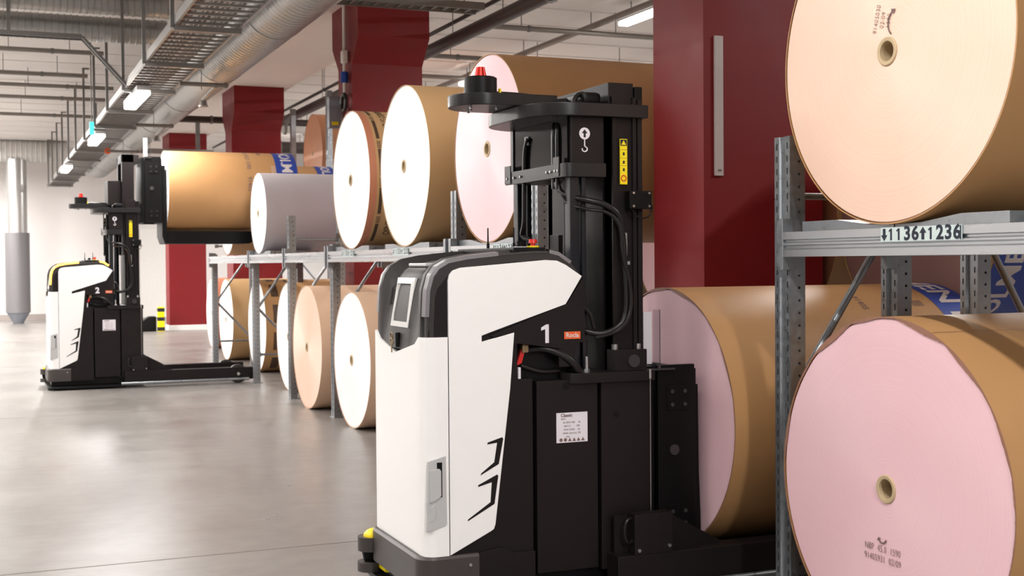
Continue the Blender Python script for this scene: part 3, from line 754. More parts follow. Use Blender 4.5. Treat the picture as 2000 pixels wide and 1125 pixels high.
    rows = [[(x, y, 0.10), (x, y, 0.238), (x + (inner[i][0] - x) * 0.5, y + (inner[i][1] - y) * 0.5, 0.249), (inner[i][0], inner[i][1], 0.251)] for i, (x, y) in enumerate(sk)]
    mb.grid(rows); P(mb, 'skirt', 'skirt', 35)
    for s in (-1, 1):
        P(MB().prism([(0.241, 0.10), (0.241, 0.25), (0.33, 0.262), (0.352, 0.262), (0.40, 0.235), (0.50, 0.235), (0.50, 0.10)], 'y', s * (hw - 0.02), s * (hw + 0.004), 0.003), 'skirt_panel', 'agv_black')
    P(MB().cyl((0.20, -hw - 0.004, 0.205), (0.20, -hw - 0.010, 0.205), 0.007, n=12), 'bolt', 'chrome')
    P(MB().box(0.02, 0.9, -hw + 0.05, hw - 0.05, 0.05, 0.12), 'undercarriage', 'agv_dark', 0)
    for y_ in (-0.22, 0.22): P(MB().cyl((0.30, y_ - 0.04, 0.09), (0.30, y_ + 0.04, 0.09), 0.09, n=28), 'drive_wheel', 'tyre')
    # corner scanner on the far rear corner
    sx_, sy_ = -0.015, 0.37
    scn = MB(); scn.cyl((sx_, sy_, 0.135), (sx_, sy_, 0.200), 0.062, n=28); scn.box(sx_, sx_ + 0.07, sy_ - 0.08, sy_ + 0.06, 0.135, 0.2, 0.004)
    scanner = P(scn, 'scanner', 'skirt')
    P(MB().cyl((sx_, sy_, 0.085), (sx_, sy_, 0.135), 0.035, 0.045, n=24), 'scanner_head', 'glass_black', 40, scanner)
    P(MB().cyl((sx_, sy_, 0.04), (sx_, sy_, 0.082), 0.064, n=28), 'scanner_ring', 'skirt', 40, scanner)
    P(MB().sphere((sx_ + 0.015, sy_ - 0.005, 0.2), 0.052, (1, 1, 0.7)), 'scanner_cap', 'yellow', 40, scanner)
    P(MB().prism([(sx_ + 0.02, sy_ - 0.16), (sx_ + 0.02, sy_ - 0.05), (sx_ + 0.07, sy_ - 0.05), (sx_ + 0.07, sy_ - 0.2)], 'z', 0.062, 0.078), 'scanner_bracket', 'yellow', 0, scanner)
    # side plates: nose cover with number, sticker, recess with hoses
    for s in (-1, 1):
        P(MB().prism([(0.30, 1.165), (0.44, 1.215), (0.66, 1.29), (0.742, 1.41), (0.745, 1.40), (0.745, 1.125), (0.70, 1.12), (0.69, 1.02), (0.62, 1.02), (0.62, 1.10), (0.43, 1.128), (0.40, 1.12)], 'y', s * (hw - 0.013), s * (hw - 0.002), 0.0015), 'side_cover', 'agv_black')
    if number == '1':
        nd = P(MB().prism([(0.555, 1.126), (0.555, 1.186), (0.536, 1.180), (0.536, 1.193), (0.560, 1.206), (0.572, 1.206), (0.572, 1.126)], 'y', -hw + 0.002, -hw + 0.0012), 'number_decal', 'whitelabel', 0); nd['label'] = 'white number 1'
    else: lettering('number_decal', number, 0.094, 'whitelabel', FACE_Y, (0.553, -hw + 0.0015, 1.172), root, 0.004, label='white number ' + number)
    rp = P(MB().box(0.645, 0.722, -hw + 0.0005, -hw + 0.003, 1.140, 1.172), 'maker_sticker', 'orange', 0)
    lettering('lettering', 'Rocla', 0.028, 'whiteprint', FACE_Y, (0.6835, -hw + 0.0001, 1.156), rp, 0.0006)
    P(MB().box(0.43, 0.79, -0.30, -0.28, 0.93, 1.13), 'recess_panel', 'agv_dark', 0)
    P(MB().tube([(0.50, -hw + 0.06, 1.095), (0.56, -hw + 0.03, 1.10), (0.63, -hw + 0.01, 1.075), (0.69, -hw + 0.0, 1.03), (0.745, -hw + 0.02, 0.955)], 0.017, 12), 'power_cable', 'hose')
    P(MB().tube([(0.46, -hw + 0.05, 1.03), (0.55, -hw + 0.04, 1.00), (0.64, -hw + 0.05, 1.00)], 0.010, 10), 'thin_cable', 'hose')
    P(MB().box(0.46, 0.49, -hw + 0.03, -hw + 0.06, 1.085, 1.12, 0.004).cyl((0.475, -hw + 0.045, 1.12), (0.475, -hw + 0.045, 1.15), 0.014, n=12), 'cable_plug', 'brass')
    P(MB().prism([(0.435, 1.03), (0.46, 1.04), (0.475, 1.09), (0.46, 1.10)], 'y', -hw + 0.04, -hw + 0.06), 'red_tag', 'redbtn', 0)
    P(MB().box(0.432, 0.444, -hw + 0.01, -hw + 0.03, 0.975, 1.025, 0.003), 'white_clip', 'whitelabel')
    # battery box with maker's plate
    bx = P(MB().box(0.515, 0.808, -hw + 0.008, hw - 0.008, 0.13, 0.962, 0.004), 'battery_cover', 'agv_black')
    P(MB().cyl((0.655, -hw + 0.006, 0.935), (0.655, -hw + 0.010, 0.935), 0.016, n=16), 'lock', 'agv_dark', 40, bx)
    pl_ = P(MB().box(0.607, 0.756, -hw + 0.0055, -hw + 0.009, 0.690, 0.820, 0.0), 'maker_plate', 'whitelabel', 0, bx)
    zz = 0.808; mbx = MB()
    for k, (s_, sz, x_) in enumerate((('Classic', 0.020, 0.655), ('8PZS', 0.011, 0.640), ('8x 8PZS 480     48', 0.011, 0.680), ('480 C5         480', 0.011, 0.680), ('0740 26000     20', 0.011, 0.680), ('08/08 uzbrema 720', 0.011, 0.680), ('1096', 0.010, 0.66))):
        mbx.join(text_bm(s_, sz, 0.0006 if k == 0 else 0.0, 0.0003), None, Matrix.Translation((x_, -hw + 0.0052, zz)) @ FACE_Y); zz -= 0.0155
    for k in range(6):
        cx = 0.628 + k * 0.021
        if k < 2: mbx.cyl((cx, -hw + 0.0056, 0.702), (cx, -hw + 0.0050, 0.702), 0.008, n=16)
        else: mbx.prism([(cx - 0.009, 0.695), (cx + 0.009, 0.695), (cx, 0.711)], 'y', -hw + 0.0056, -hw + 0.0050)
    P(mbx, 'plate_print', 'greyprint', 0, bx)
    # ---- mast
    P(MB().box(0.822, 1.075, -hw + 0.002, hw - 0.002, 0.12, 0.955, 0.003), 'mast_base', 'agv_black')
    P(MB().cyl((0.895, -hw + 0.001, 0.80), (0.895, -hw + 0.003, 0.80), 0.016, n=20), 'bore', 'agv_dark', 0)
    mp = [(1.08, -hw - 0.02), (0.72, -hw - 0.02), (0.67, -hw - 0.005), (0.645, -hw + 0.04), (0.645, hw - 0.04), (0.67, hw + 0.005), (0.72, hw + 0.02), (1.08, hw + 0.02)]
    P(MB().prism(mp, 'z', 0.945, 0.990, 0.003), 'mast_plate', 'agv_black')
    P(MB().cyl((0.76, -hw + 0.02, 0.99), (0.76, -hw + 0.02, 1.005), 0.016, n=6).cyl((0.76, -hw + 0.02, 1.005), (0.76, -hw + 0.02, 1.06), 0.010, 0.008, n=12), 'hydraulic_coupling', 'chrome')
    for s in (-1, 1):
        r_ = MB(); a, b = s * 0.35, s * 0.26
        r_.box(0.895, 0.912, a, b, 0.99, 2.205); r_.box(0.895, 1.035, min(a, b) + (0.0 if s > 0 else 0.012), max(a, b) - (0.012 if s > 0 else 0.0), 0.99, 2.20); r_.box(0.995, 1.012, a, b, 0.99, 2.20); r_.box(1.020, 1.042, a, b, 0.99, 2.19)
        P(r_, 'mast_rail', 'agv_black', 20)
        P(MB().box(0.70, 0.745, s * 0.32, s * 0.265, 0.99, 1.90, 0.004).box(0.755, 0.775, s * 0.325, s * 0.27, 0.99, 1.9, 0.003), 'front_rail', 'agv_navy')
    P(MB().box(0.885, 0.897, -0.27, 0.27, 0.99, 2.10), 'mast_web', 'agv_dark', 0)
    P(MB().box(0.80, 0.84, 0.02, 0.12, 1.50, 1.60, 0.004), 'cross_bracket', 'agv_grey')
    P(MB().cyl((0.80, -0.10, 0.99), (0.80, -0.10, 1.9), 0.03, n=20), 'lift_cylinder', 'agv_navy')
    # upper cover with glossy front
    P(MB().box(0.70, 0.86, -0.335, 0.30, 1.846, 2.11, 0.004), 'mast_cover', 'agv_black')
    fc = P(MB().box(0.690, 0.699, -0.315, 0.305, 1.85, 2.11), 'front_glass', 'glass_black', 0)
    P(MB().box(0.684, 0.690, 0.28, 0.31, 1.85, 2.11), 'cover_edge', 'shelfgrey', 0)
    P(MB().tube([(0.682, 0.10, 2.05), (0.68, 0.13, 1.98), (0.68, 0.14, 1.80), (0.682, 0.15, 1.66), (0.685, 0.18, 1.60), (0.70, 0.12, 1.58)], 0.010, 8), 'cover_hose', 'hose')
    P(MB().box(0.682, 0.688, 0.10, 0.135, 2.02, 2.06), 'cover_tag', 'whitelabel', 0)
    for yy, rr_ in ((-0.19, 0.012), (-0.225, 0.009)):
        P(MB().tube([(0.70, yy + 0.02, 2.09), (0.684, yy, 2.06), (0.684, yy, 1.88), (0.684, yy, 1.80)], rr_, 8), 'riser_hose', 'hose')
    # strap with brackets
    spn = [(0.664, 0.33), (0.664, -0.31), (0.672, -0.342), (0.70, -0.355), (0.86, -0.355), (0.86, -0.347), (0.70, -0.347), (0.679, -0.337), (0.672, -0.31), (0.672, 0.33)]
    P(MB().prism(spn, 'z', 1.845, 1.905, 0.0015), 'strap', 'shelfgrey', 30)
    sb = MB()
    for yy in (0.30, 0.22, 0.14, -0.16, -0.20, -0.25, -0.28): sb.cyl((0.664, yy, 1.875), (0.657, yy, 1.875), 0.006, n=8)
    P(sb, 'strap_bolts', 'chrome')
    P(MB().box(0.66, 0.665, -0.29, -0.23, 1.85, 1.935).box(0.66, 0.665, 0.26, 0.33, 1.85, 1.935), 'strap_bracket', 'shelfgrey', 0)
    # crown plate and scanner shelf
    def rounded(x0, x1, yh0, yh1, r, n=10):
        pts = [(x1, yh0), (x1, yh1)]
        for k in range(n + 1):
            a = PI / 2 * k / n; pts.append((x0 + r - r * math.sin(a), yh1 - r + r * math.cos(a)))
        for k in range(n + 1):
            a = PI / 2 * k / n; pts.append((x0 + r - r * math.cos(a), yh0 + r - r * math.sin(a)))
        return pts
    P(MB().prism(rounded(0.52, 1.062, -0.375, 0.36, 0.22), 'z', 2.108, 2.166, 0.004), 'crown_plate', 'shelfgrey', 30)
    shf = P(MB().prism(rounded(0.262, 0.72, -0.155, 0.155, 0.154, 14), 'z', 2.168, 2.222, 0.004), 'scanner_shelf', 'shelfgrey', 30)
    bl = MB()
    for (x_, y_) in ((0.33, -0.08), (0.38, 0.08), (0.45, -0.09), (0.55, -0.06), (0.36, 0.0)): bl.cyl((x_, y_, 2.168), (x_, y_, 2.155), 0.007, n=8)
    P(bl, 'shelf_bolts', 'chrome', 40, shf)
    nv = P(MB().cyl((0.402, -0.02, 2.222), (0.402, -0.02, 2.300), 0.074, n=40).cyl((0.402, -0.02, 2.300), (0.402, -0.02, 2.305), 0.072, 0.066, n=40), 'navigation_scanner', 'agv_dark')
    P(MB().cyl((0.402, -0.02, 2.305), (0.402, -0.02, 2.309), 0.031, n=24).cyl((0.402, -0.02, 2.309), (0.402, -0.02, 2.350), 0.028, 0.020, n=24), 'rotating_cap', 'redmetal', 40, nv)
    P(MB().box(0.472, 0.480, -0.075, -0.06, 2.222, 2.252), 'yellow_tab', 'yellow', 0, nv)
    P(MB().tube([(0.47, -0.03, 2.235), (0.55, -0.01, 2.238), (0.64, 0.0, 2.236), (0.72, 0.02, 2.23)], 0.010, 8), 'scanner_cable', 'hose', 40, nv)
    P(MB().prism([(0.60, 2.166), (0.72, 2.21), (0.86, 2.225), (0.86, 2.166)], 'y', -0.12, 0.30, 0.004), 'crown_housing', 'shelfgrey')
    P(MB().box(0.78, 0.87, -0.3, 0.30, 2.166, 2.225, 0.02), 'cylinder_head', 'agv_dark')
    P(MB().box(0.885, 1.01, -0.33, 0.33, 2.16, 2.265, 0.003), 'crown_beam', 'agv_black')
    P(MB().box(1.012, 1.05, -0.34, 0.34, 2.16, 2.25, 0.003), 'crown_rail', 'agv_dark')
    P(MB().torus((0.80, -0.25, 2.165), (0.25, -1, 0), 0.055, 0.011, m=None), 'hose_loop', 'hose')
    # stickers on the mast
    hk = MB(); yk = -0.336
    hk.cyl((0.765, yk + 0.0005, 2.035), (0.765, yk - 0.0008, 2.035), 0.026, n=28)
    hk.box(0.7625, 0.7675, yk - 0.0008, yk, 1.985, 2.01)
    hk.tube([(0.765, yk, 1.988), (0.766, yk, 1.980), (0.776, yk, 1.972), (0.776, yk, 1.962), (0.766, yk, 1.956), (0.755, yk, 1.960), (0.753, yk, 1.970)], 0.003, 6)
    hko = P(hk, 'hook_decal', 'whitelabel')
    P(MB().prism([(0.760, 2.018), (0.770, 2.018), (0.770, 2.036), (0.779, 2.036), (0.765, 2.053), (0.751, 2.036), (0.760, 2.036)], 'y', yk - 0.0016, yk - 0.0006), 'arrow', 'blackprint', 0, hko)
    ws = P(MB().box(0.930, 0.966, -0.3525, -0.349, 1.815, 2.015), 'warning_sticker', 'ylabel', 0)
    wb = MB(); y_ = -0.3526
    wb.box(0.932, 0.964, y_ - 0.0006, y_, 1.985, 2.012); 
    for zc in (1.95, 1.913, 1.88): wb.box(0.944, 0.953, y_ - 0.0006, y_, zc - 0.007, zc + 0.006); wb.box(0.931, 0.965, y_ - 0.0004, y_, zc + 0.017, zc + 0.018)
    P(wb, 'pictograms', 'blackprint', 0, ws)
    P(MB().prism([(0.936, 1.989), (0.960, 1.989), (0.948, 2.009)], 'y', y_ - 0.0012, y_ - 0.0005), 'triangle', 'ylabel', 0, ws)
    P(MB().torus((0.948, y_, 1.842), (0, 1, 0), 0.012, 0.0025, 20, 6), 'prohibition_ring', 'redbtn', 40, ws)
    # hoses down the near rail
    P(MB().tube([(0.69, -0.19, 1.83), (0.70, -0.25, 1.775), (0.76, -0.345, 1.745), (0.84, -0.372, 1.725), (0.905, -0.375, 1.68), (0.93, -0.372, 1.60), (0.94, -0.372, 1.45), (0.945, -0.372, 1.28), (0.92, -0.372, 1.20), (0.84, -0.365, 1.16), (0.76, -0.33, 1.17), (0.74, -0.25, 1.2)], 0.0135, 10), 'hydraulic_hose', 'hose')
    P(MB().tube([(0.69, -0.22, 1.83), (0.70, -0.27, 1.74), (0.76, -0.35, 1.705), (0.85, -0.376, 1.69), (0.91, -0.385, 1.63), (0.925, -0.385, 1.5), (0.96, -0.385, 1.36), (0.955, -0.385, 1.24), (0.90, -0.38, 1.17), (0.80, -0.36, 1.14)], 0.008, 8), 'thin_hose', 'hose')
    P(MB().tube([(0.72, -0.30, 1.30), (0.78, -0.34, 1.25), (0.80, -0.35, 1.18)], 0.010, 8), 'short_hose', 'hose')
    P(MB().cyl((0.945, -0.37, 1.50), (0.945, -0.37, 1.60), 0.009, n=10).box(0.93, 0.965, -0.375, -0.36, 1.46, 1.475), 'hose_fitting', 'chrome')
    # sensor box on the near rail, pivot block on the mast plate
    bb = P(MB().box(0.955, 1.065, -0.395, -0.35, 1.705, 1.785, 0.003), 'sensor_box', 'agv_dark')
    bo = MB()
    for x_ in (0.972, 1.05): 
        for z_ in (1.717, 1.775): bo.cyl((x_, -0.395, z_), (x_, -0.402, z_), 0.0055, n=8)
    P(bo, 'bolts', 'chrome', 40, bb)
    P(MB().tube([(0.97, -0.39, 1.70), (1.0, -0.385, 1.67), (1.05, -0.385, 1.67), (1.075, -0.38, 1.72)], 0.0035, 6), 'sensor_cable', 'hose', 40, bb)
    pb = P(MB().box(0.885, 1.045, -hw - 0.01, -hw + 0.07, 0.99, 1.085, 0.003), 'pivot_block', 'agv_black')
    P(MB().cyl((0.975, -hw - 0.010, 1.035), (0.975, -hw - 0.022, 1.035), 0.028, n=28), 'pivot_pin', 'agv_grey', 40, pb)
    P(MB().cyl((0.905, -hw + 0.03, 1.085), (0.905, -hw + 0.03, 1.108), 0.014, n=16).cyl((1.02, -hw + 0.03, 1.085), (1.02, -hw + 0.03, 1.108), 0.014, n=16), 'block_bolts', 'chrome', 40, pb)
    P(MB().cyl((1.052, -hw - 0.024, 0.30), (1.052, -hw - 0.024, 0.965), 0.0016, n=6).cyl((1.052, -hw - 0.024, 0.955), (1.052, -hw - 0.024, 0.995), 0.006, n=10), 'guide_wire', 'chrome')
    # raised mast stages
    if stage > 0:
        for s in (-1, 1):
            P(MB().box(0.86, 1.0, s * 0.30, s * 0.20, 1.6, 2.22 + stage, 0.003), 'inner_rail', 'agv_black')
        P(MB().box(0.86, 1.06, -0.30, 0.30, 2.12 + stage, 2.22 + stage, 0.004), 'inner_crown', 'agv_black')
        P(MB().box(0.70, 0.86, -0.22, 0.22, 2.2, 1.90 + stage, 0.006), 'lift_stage', 'agv_black')
        P(MB().cyl((0.94, -0.25, 2.2), (0.94, -0.25, 2.5), 0.02, n=12), 'stage_rod', 'brass')
    # ---- carriage, backrest and forks
    z = lift
    cg = P(MB().box(1.085, 1.125, -0.30, 0.30, 0.20 + z, 1.0 + z, 0.003).box(1.125, 1.315, -0.335, -0.305, 0.20 + z, 1.005 + z, 0.003).box(1.125, 1.315, 0.305, 0.335, 0.20 + z, 1.005 + z, 0.003).box(1.30, 1.325, -0.33, 0.33, 0.2 + z, 0.985 + z, 0.003), 'carriage', 'agv_dark')
    P(MB().box(1.17, 1.28, -0.340, -0.335, 0.80 + z, 0.915 + z, 0.001), 'carriage_plate', 'agv_dark', 0, cg); P(MB().box(1.17, 1.28, -0.340, -0.335, 0.26 + z, 0.37 + z, 0.001), 'carriage_plate', 'agv_dark', 0, cg)
    nb = MB()
    for x_ in (1.195, 1.26):
        for z_ in (0.885, 0.825, 0.34, 0.285): nb.cyl((x_, -0.34, z_ + z), (x_, -0.345, z_ + z), 0.010, n=6)
    nb.cyl((1.205, -0.335, 0.62 + z), (1.205, -0.344, 0.62 + z), 0.024, n=24); P(nb, 'carriage_bolts', 'agv_grey', 40, cg)
    P(MB().box(1.055, 1.20, -0.36, -0.345, 0.985 + z, 0.993 + z).cyl((1.12, -0.355, 0.99 + z), (1.12, -0.355, 1.004 + z), 0.008, n=8), 'sensor_bracket', 'agv_grey', 0, cg)
    P(MB().box(1.128, 1.172, -0.195, -0.185, 1.0 + z, 1.24 + z), 'reflector_plate', 'whitelabel', 0, cg)
    P(MB().box(1.178, 1.212, -0.205, -0.195, 1.0 + z, 1.25 + z, 0.002), 'clear_plate', 'clear', 0, cg)
    ft = 0.105
    br = [(1.33, ft - 0.07 + z), (1.33, 0.905 + z), (1.372, 0.905 + z), (1.376, 0.50 + z), (1.384, 0.30 + z), (1.386, 0.18 + z), (1.386, ft + z), (1.386, ft - fork_h + z), (1.36, ft - fork_h + z)]
    P(MB().prism(br, 'y', -0.27, 0.27, 0.004), 'load_backrest', 'agv_dark', 30, cg)
    for s in (-1, 1):
        P(MB().prism([(1.36, ft - fork_h + z), (1.36, ft + z), (2.42, ft - 0.004 + z), (2.50, ft - 0.03 + z), (2.50, ft - fork_h * 0.7 + z), (2.40, ft - fork_h + z)], 'y', s * 0.10, s * 0.235, 0.004), 'fork', 'agv_dark', 30, cg)
    # ---- straddle legs
    for s in (-1, 1):
        a, b = s * 0.365, s * 0.475
        leg = P(MB().box(0.845, 2.42, a, b, 0.045, 0.195, 0.006), 'straddle_leg', 'agv_black')
        P(MB().prism([(0.86, 0.195), (0.86, 0.36), (1.12, 0.36), (1.40, 0.205), (1.40, 0.195)], 'y', s * 0.40, s * 0.412), 'gusset', 'agv_black', 0, leg)
        bxs = P(MB().box(0.925, 1.115, s * 0.415, s * 0.48, 0.195, 0.372, 0.003), 'sensor_cover', 'agv_black', 40, leg)
        if s < 0:
            P(MB().cyl((0.945, -0.48, 0.215), (0.945, -0.487, 0.215), 0.008, n=10).cyl((1.095, -0.48, 0.225), (1.095, -0.487, 0.225), 0.008, n=10), 'cover_bolts', 'chrome', 40, bxs)
            P(MB().tube([(0.94, -0.45, 0.345), (0.90, -0.46, 0.35), (0.885, -0.46, 0.30), (0.90, -0.46, 0.25), (0.94, -0.45, 0.26)], 0.007, 8), 'cover_cable', 'hose', 40, bxs)
        P(MB().cyl((2.20, s * 0.385, 0.115), (2.20, s * 0.455, 0.115), 0.115, n=36), 'load_wheel', 'tyre', 40, leg)
        P(MB().cyl((2.20, s * 0.470, 0.115), (2.20, s * 0.480, 0.115), 0.020, n=16), 'axle', 'chrome', 40, leg)
        P(MB().cyl((0.80, s * 0.52, 0.055), (2.32, s * 0.52, 0.055), 0.018, n=14).box(0.86, 0.88, s * 0.47, s * 0.52, 0.045, 0.065).box(2.28, 2.30, s * 0.47, s * 0.52, 0.045, 0.065), 'guard_rail', 'galv', 40, leg)
    bump = rounded(-0.03, 0.85, -0.50, 0.50, 0.14)
    P(MB().prism(bump, 'z', 0.018, 0.042, 0.006), 'bumper_plate', 'agv_dark', 30)

a1 = thing('guided_forklift', 'white and black driverless forklift numbered 1, large in the foreground', 'forklift', (1.66, 5.29, 0), 0, 'driverless forklifts')
agv(a1, 0.0, False, '1', 0.085, 0.0)
a2 = thing('guided_forklift', 'distant driverless forklift numbered 2 with amber lights, lifting a tan reel', 'forklift', (0.68, 16.17, 0), 0, 'driverless forklifts')
agv(a2, 1.79, True, '2', 0.16, 0.60)

# ------------------------------------------------------------------ under the ceiling
# main cable ladder with drop posts
TX0, TX1, TZ = 1.55, 2.10, 3.58
t = thing('cable_tray', 'long galvanised cable ladder hung over the aisle', 'cable tray', ((TX0 + TX1) / 2, 20, TZ))
hw_ = (TX1 - TX0) / 2
for s in (-1, 1): MB().box(s * hw_ - 0.012, s * hw_ + 0.012, -14, 15.5, -0.03, 0.055).build('side_rail', 'tray', t, 0)
rg = MB(); y = -13.9
while y < 15.4:
    rg.box(-hw_, hw_, y - 0.014, y + 0.014, -0.02, 0.0); y += 0.21
rg.build('rungs', 'tray', t, 0)
y = 7.0
while y < 35:
    pm = MB().box(-hw_ - 0.045, -hw_ - 0.012, y - 20 - 0.025, y - 20 + 0.025, -0.05, H - TZ); pm.box(-hw_ - 0.045, -hw_ + 0.06, y - 20 - 0.03, y - 20 + 0.03, H - TZ - 0.02, H - TZ)
    pm.build('drop_post', 'post', t, 0)
    MB().box(-hw_ - 0.02, hw_ + 0.02, y - 20 - 0.025, y - 20 + 0.025, -0.075, -0.03).build('bracket', 'tray', t, 0)
    y += 2.1
cbm = MB()
for k in range(9):
    x_ = -0.2 + k * 0.045; cbm.tube([(x_ + R_.uniform(-0.015, 0.015), q, 0.018 + R_.uniform(0, 0.02)) for q in range(-13, 16, 2)], R_.uniform(0.008, 0.016), 6, smooth=2)
o = cbm.build('cable_bundle', 'cable'); o.location = ((TX0 + TX1) / 2, 20, TZ); tag(o, 'grey cables lying in the long cable ladder over the aisle', 'cables', kind='stuff')
ocm = MB().tube([(-0.235 + 0.015 * math.sin(q * 1.3), q, 0.02) for q in range(-13, 16)], 0.018, 6, smooth=2); o = ocm.build('cable', 'orange_cable'); o.location = ((TX0 + TX1) / 2, 20, TZ)
tag(o, 'orange brown cable along the left rail of the cable ladder', 'cable')

# luminaires ----------------------------------------------------------
def luminaire(x, y, z, label, power, L=1.5, wdt=0.16, mt='fluor', drop=0.06, group='ceiling lights', hang=None):
    t = thing('ceiling_light', label, 'ceiling light', (x, y, z), 0, group)
    MB().box(-wdt / 2, wdt / 2, -L / 2, L / 2, 0.05, 0.11, 0.01).build('housing', 'lgrey', t)
    MB().box(-wdt / 2 + 0.006, wdt / 2 - 0.006, -L / 2 + 0.01, L / 2 - 0.01, 0.0, 0.05, 0.015).build('diffuser', mt, t)
    b = MB()
    for s in (-1, 1): b.cyl((0, s * L * 0.35, 0.11), (0, s * L * 0.35, 0.11 + (hang if hang else drop)), 0.008, n=8)
    b.build('suspension', 'tray', t)
    if power:
        for up in ((0, 1) if x < 0 else (0,)):           # left rows get an added upward lamp to brighten the ceiling
            ld = bpy.data.lights.new('lamp', 'AREA'); ld.shape = 'RECTANGLE'; ld.size = wdt; ld.size_y = L; ld.energy = power * (UPLIGHT if up else 1); ld.color = LAMP_COL
            lo = bpy.data.objects.new('lamp', ld); C.objects.link(lo); lo.parent = t; lo.location = (0, 0, 0.118 if up else -0.012); lo.rotation_euler = (PI * up, 0, 0)
    return t
luminaire(1.70, 15.65, 3.42, 'nearest bright light under the cable ladder, upper left', LAMP_W * 0.6, drop=0.05)
luminaire(1.64, 20.8, 3.42, 'second bright light under the cable ladder', LAMP_W * 0.6, drop=0.05)
luminaire(1.56, 27.3, 3.42, 'farthest bright light under the cable ladder', LAMP_W, drop=0.05)
luminaire(7.42, 13.3, 4.42, 'tube light under the white ceiling left of the nearest red column', LAMP_W * 0.8, L=1.5, mt='fluor_dim', hang=0.16)
# added rows of unseen ceiling lights that brighten the aisle and far bays
k = 0
for (x, rows_) in ((-1.3, ((1.5, .2), (6.5, .42), (11.5, .95), (17.0, 1.2), (23.0, 1.6), (29.0, 2.2), (33.5, 2.0))), (1.75, ((-1.6, 1.7), (3.0, .2), (8.4, .12))),
                  (7.4, ((3.5, .8), (8.5, 1.6), (19.0, 2.2), (25.0, 2.2), (31.0, 2.2))), (-4.4, ((4.0, .7), (10.0, 1.0), (16.0, 1.5), (24.0, 2.2), (31.0, 2.6)))):
    for y, p in rows_:
        luminaire(x, y, 4.42 if x != 1.75 else 3.42, 'added unseen ceiling light that brightens the hall from outside the picture', LAMP_W * p, hang=0.16 if x != 1.75 else 0.05, group='added ceiling lights outside the picture')

# spiral ducts ---------------------------------------------------------
def spiral(mb, p0, p1, r, pitch, rib=0.008, n=28):
    p0 = Vector(p0); p1 = Vector(p1); d = (p1 - p0); L = d.length; prof = []; x = 0
    while x < L - pitch:
        prof += [(x, r), (x + pitch * 0.72, r), (x + pitch * 0.8, r + rib), (x + pitch * 0.92, r + rib)]; x += pitch
    prof += [(L, r)]
    t = bmesh.new(); rings = []
    for xx, rr in prof: rings.append([t.verts.new((rr * math.cos(2 * PI * j / n), rr * math.sin(2 * PI * j / n), xx)) for j in range(n)])
    for i in range(len(rings) - 1):
        for j in range(n): t.faces.new((rings[i][j], rings[i][(j + 1) % n], rings[i + 1][(j + 1) % n], rings[i + 1][j]))
    bmesh.ops.recalc_face_normals(t, faces=t.faces[:])
    mb.join(t, None, Matrix.Translation(p0) @ d.to_track_quat('Z', 'Y').to_matrix().to_4x4())
t = thing('ventilation_duct', 'fat silver spiral duct running along the aisle beside the cable ladder', 'duct', (2.56, 20, 3.9))
mb = MB(); spiral(mb, (0, -15, 0), (0, 12, 0), 0.31, 0.11, 0.004, 40); mb.build('pipe', 'spiral', t)
mb = MB()
for y in (-11.2, -8.2, -5.2, -2.2, 0.8, 3.8, 6.8, 9.8): mb.cyl((0, y - 0.02, 0), (0, y + 0.02, 0), 0.318, n=40)
mb.build('joint_bands', 'spiral', t)
for y in (-9.7, -6.7, -3.7, -0.7, 2.3, 5.3):
    for x_ in (-0.2, 0.2): MB().cyl((x_, y, 0.2), (x_, y, 0.785), 0.006, n=6).build('hanger_rod', 'post', t)
for lab, yy, zz, rr in (('lower ribbed silver duct crossing the top left corner', 16.0, 4.33, 0.15), ('upper ribbed silver duct crossing the top left corner', 15.55, 4.55, 0.12)):
    t = thing('ventilation_duct', lab, 'duct', (-1, yy, zz)); mb = MB(); spiral(mb, (-4, 0, 0), (3.1, 0, 0), rr, 0.075, 0.009); mb.build('pipe', 'spiral', t)
# far end of hall: horizontal duct, vertical foil duct with perforated diffuser
t = thing('air_diffuser', 'tall air diffuser with shiny duct and grey perforated lower half, at the back wall', 'air diffuser', (0.76, 34.6, 0))
MB().cyl((0, 0, 2.32), (0, 0, 4.2), 0.25, n=36).build('foil_duct', 'foil', t)
mb = MB()
for z_ in (2.5, 2.75, 3.0, 3.25, 3.5, 3.75): mb.cyl((0, 0, z_), (0, 0, z_ + 0.02), 0.256, n=36)
mb.build('duct_ribs', 'foil', t)
MB().cyl((0, 0, 0.28), (0, 0, 2.32), 0.30, n=36).build('perforated_drum', 'perf', t)
MB().cyl((0, 0, 0.0), (0, 0, 0.28), 0.12, 0.28, n=36).build('shade_cone', 'greybox', t)  # tapered cone stands in for the floor shadow and reflection below the drum
t = thing('ventilation_duct', 'pale horizontal duct above the air diffuser at the back of the hall', 'duct', (0.3, 34.6, 4.42))
mb = MB(); spiral(mb, (-3, 0, 0), (1.7, 0, 0), 0.28, 0.12, 0.01); mb.build('pipe', 'duct_white', t)
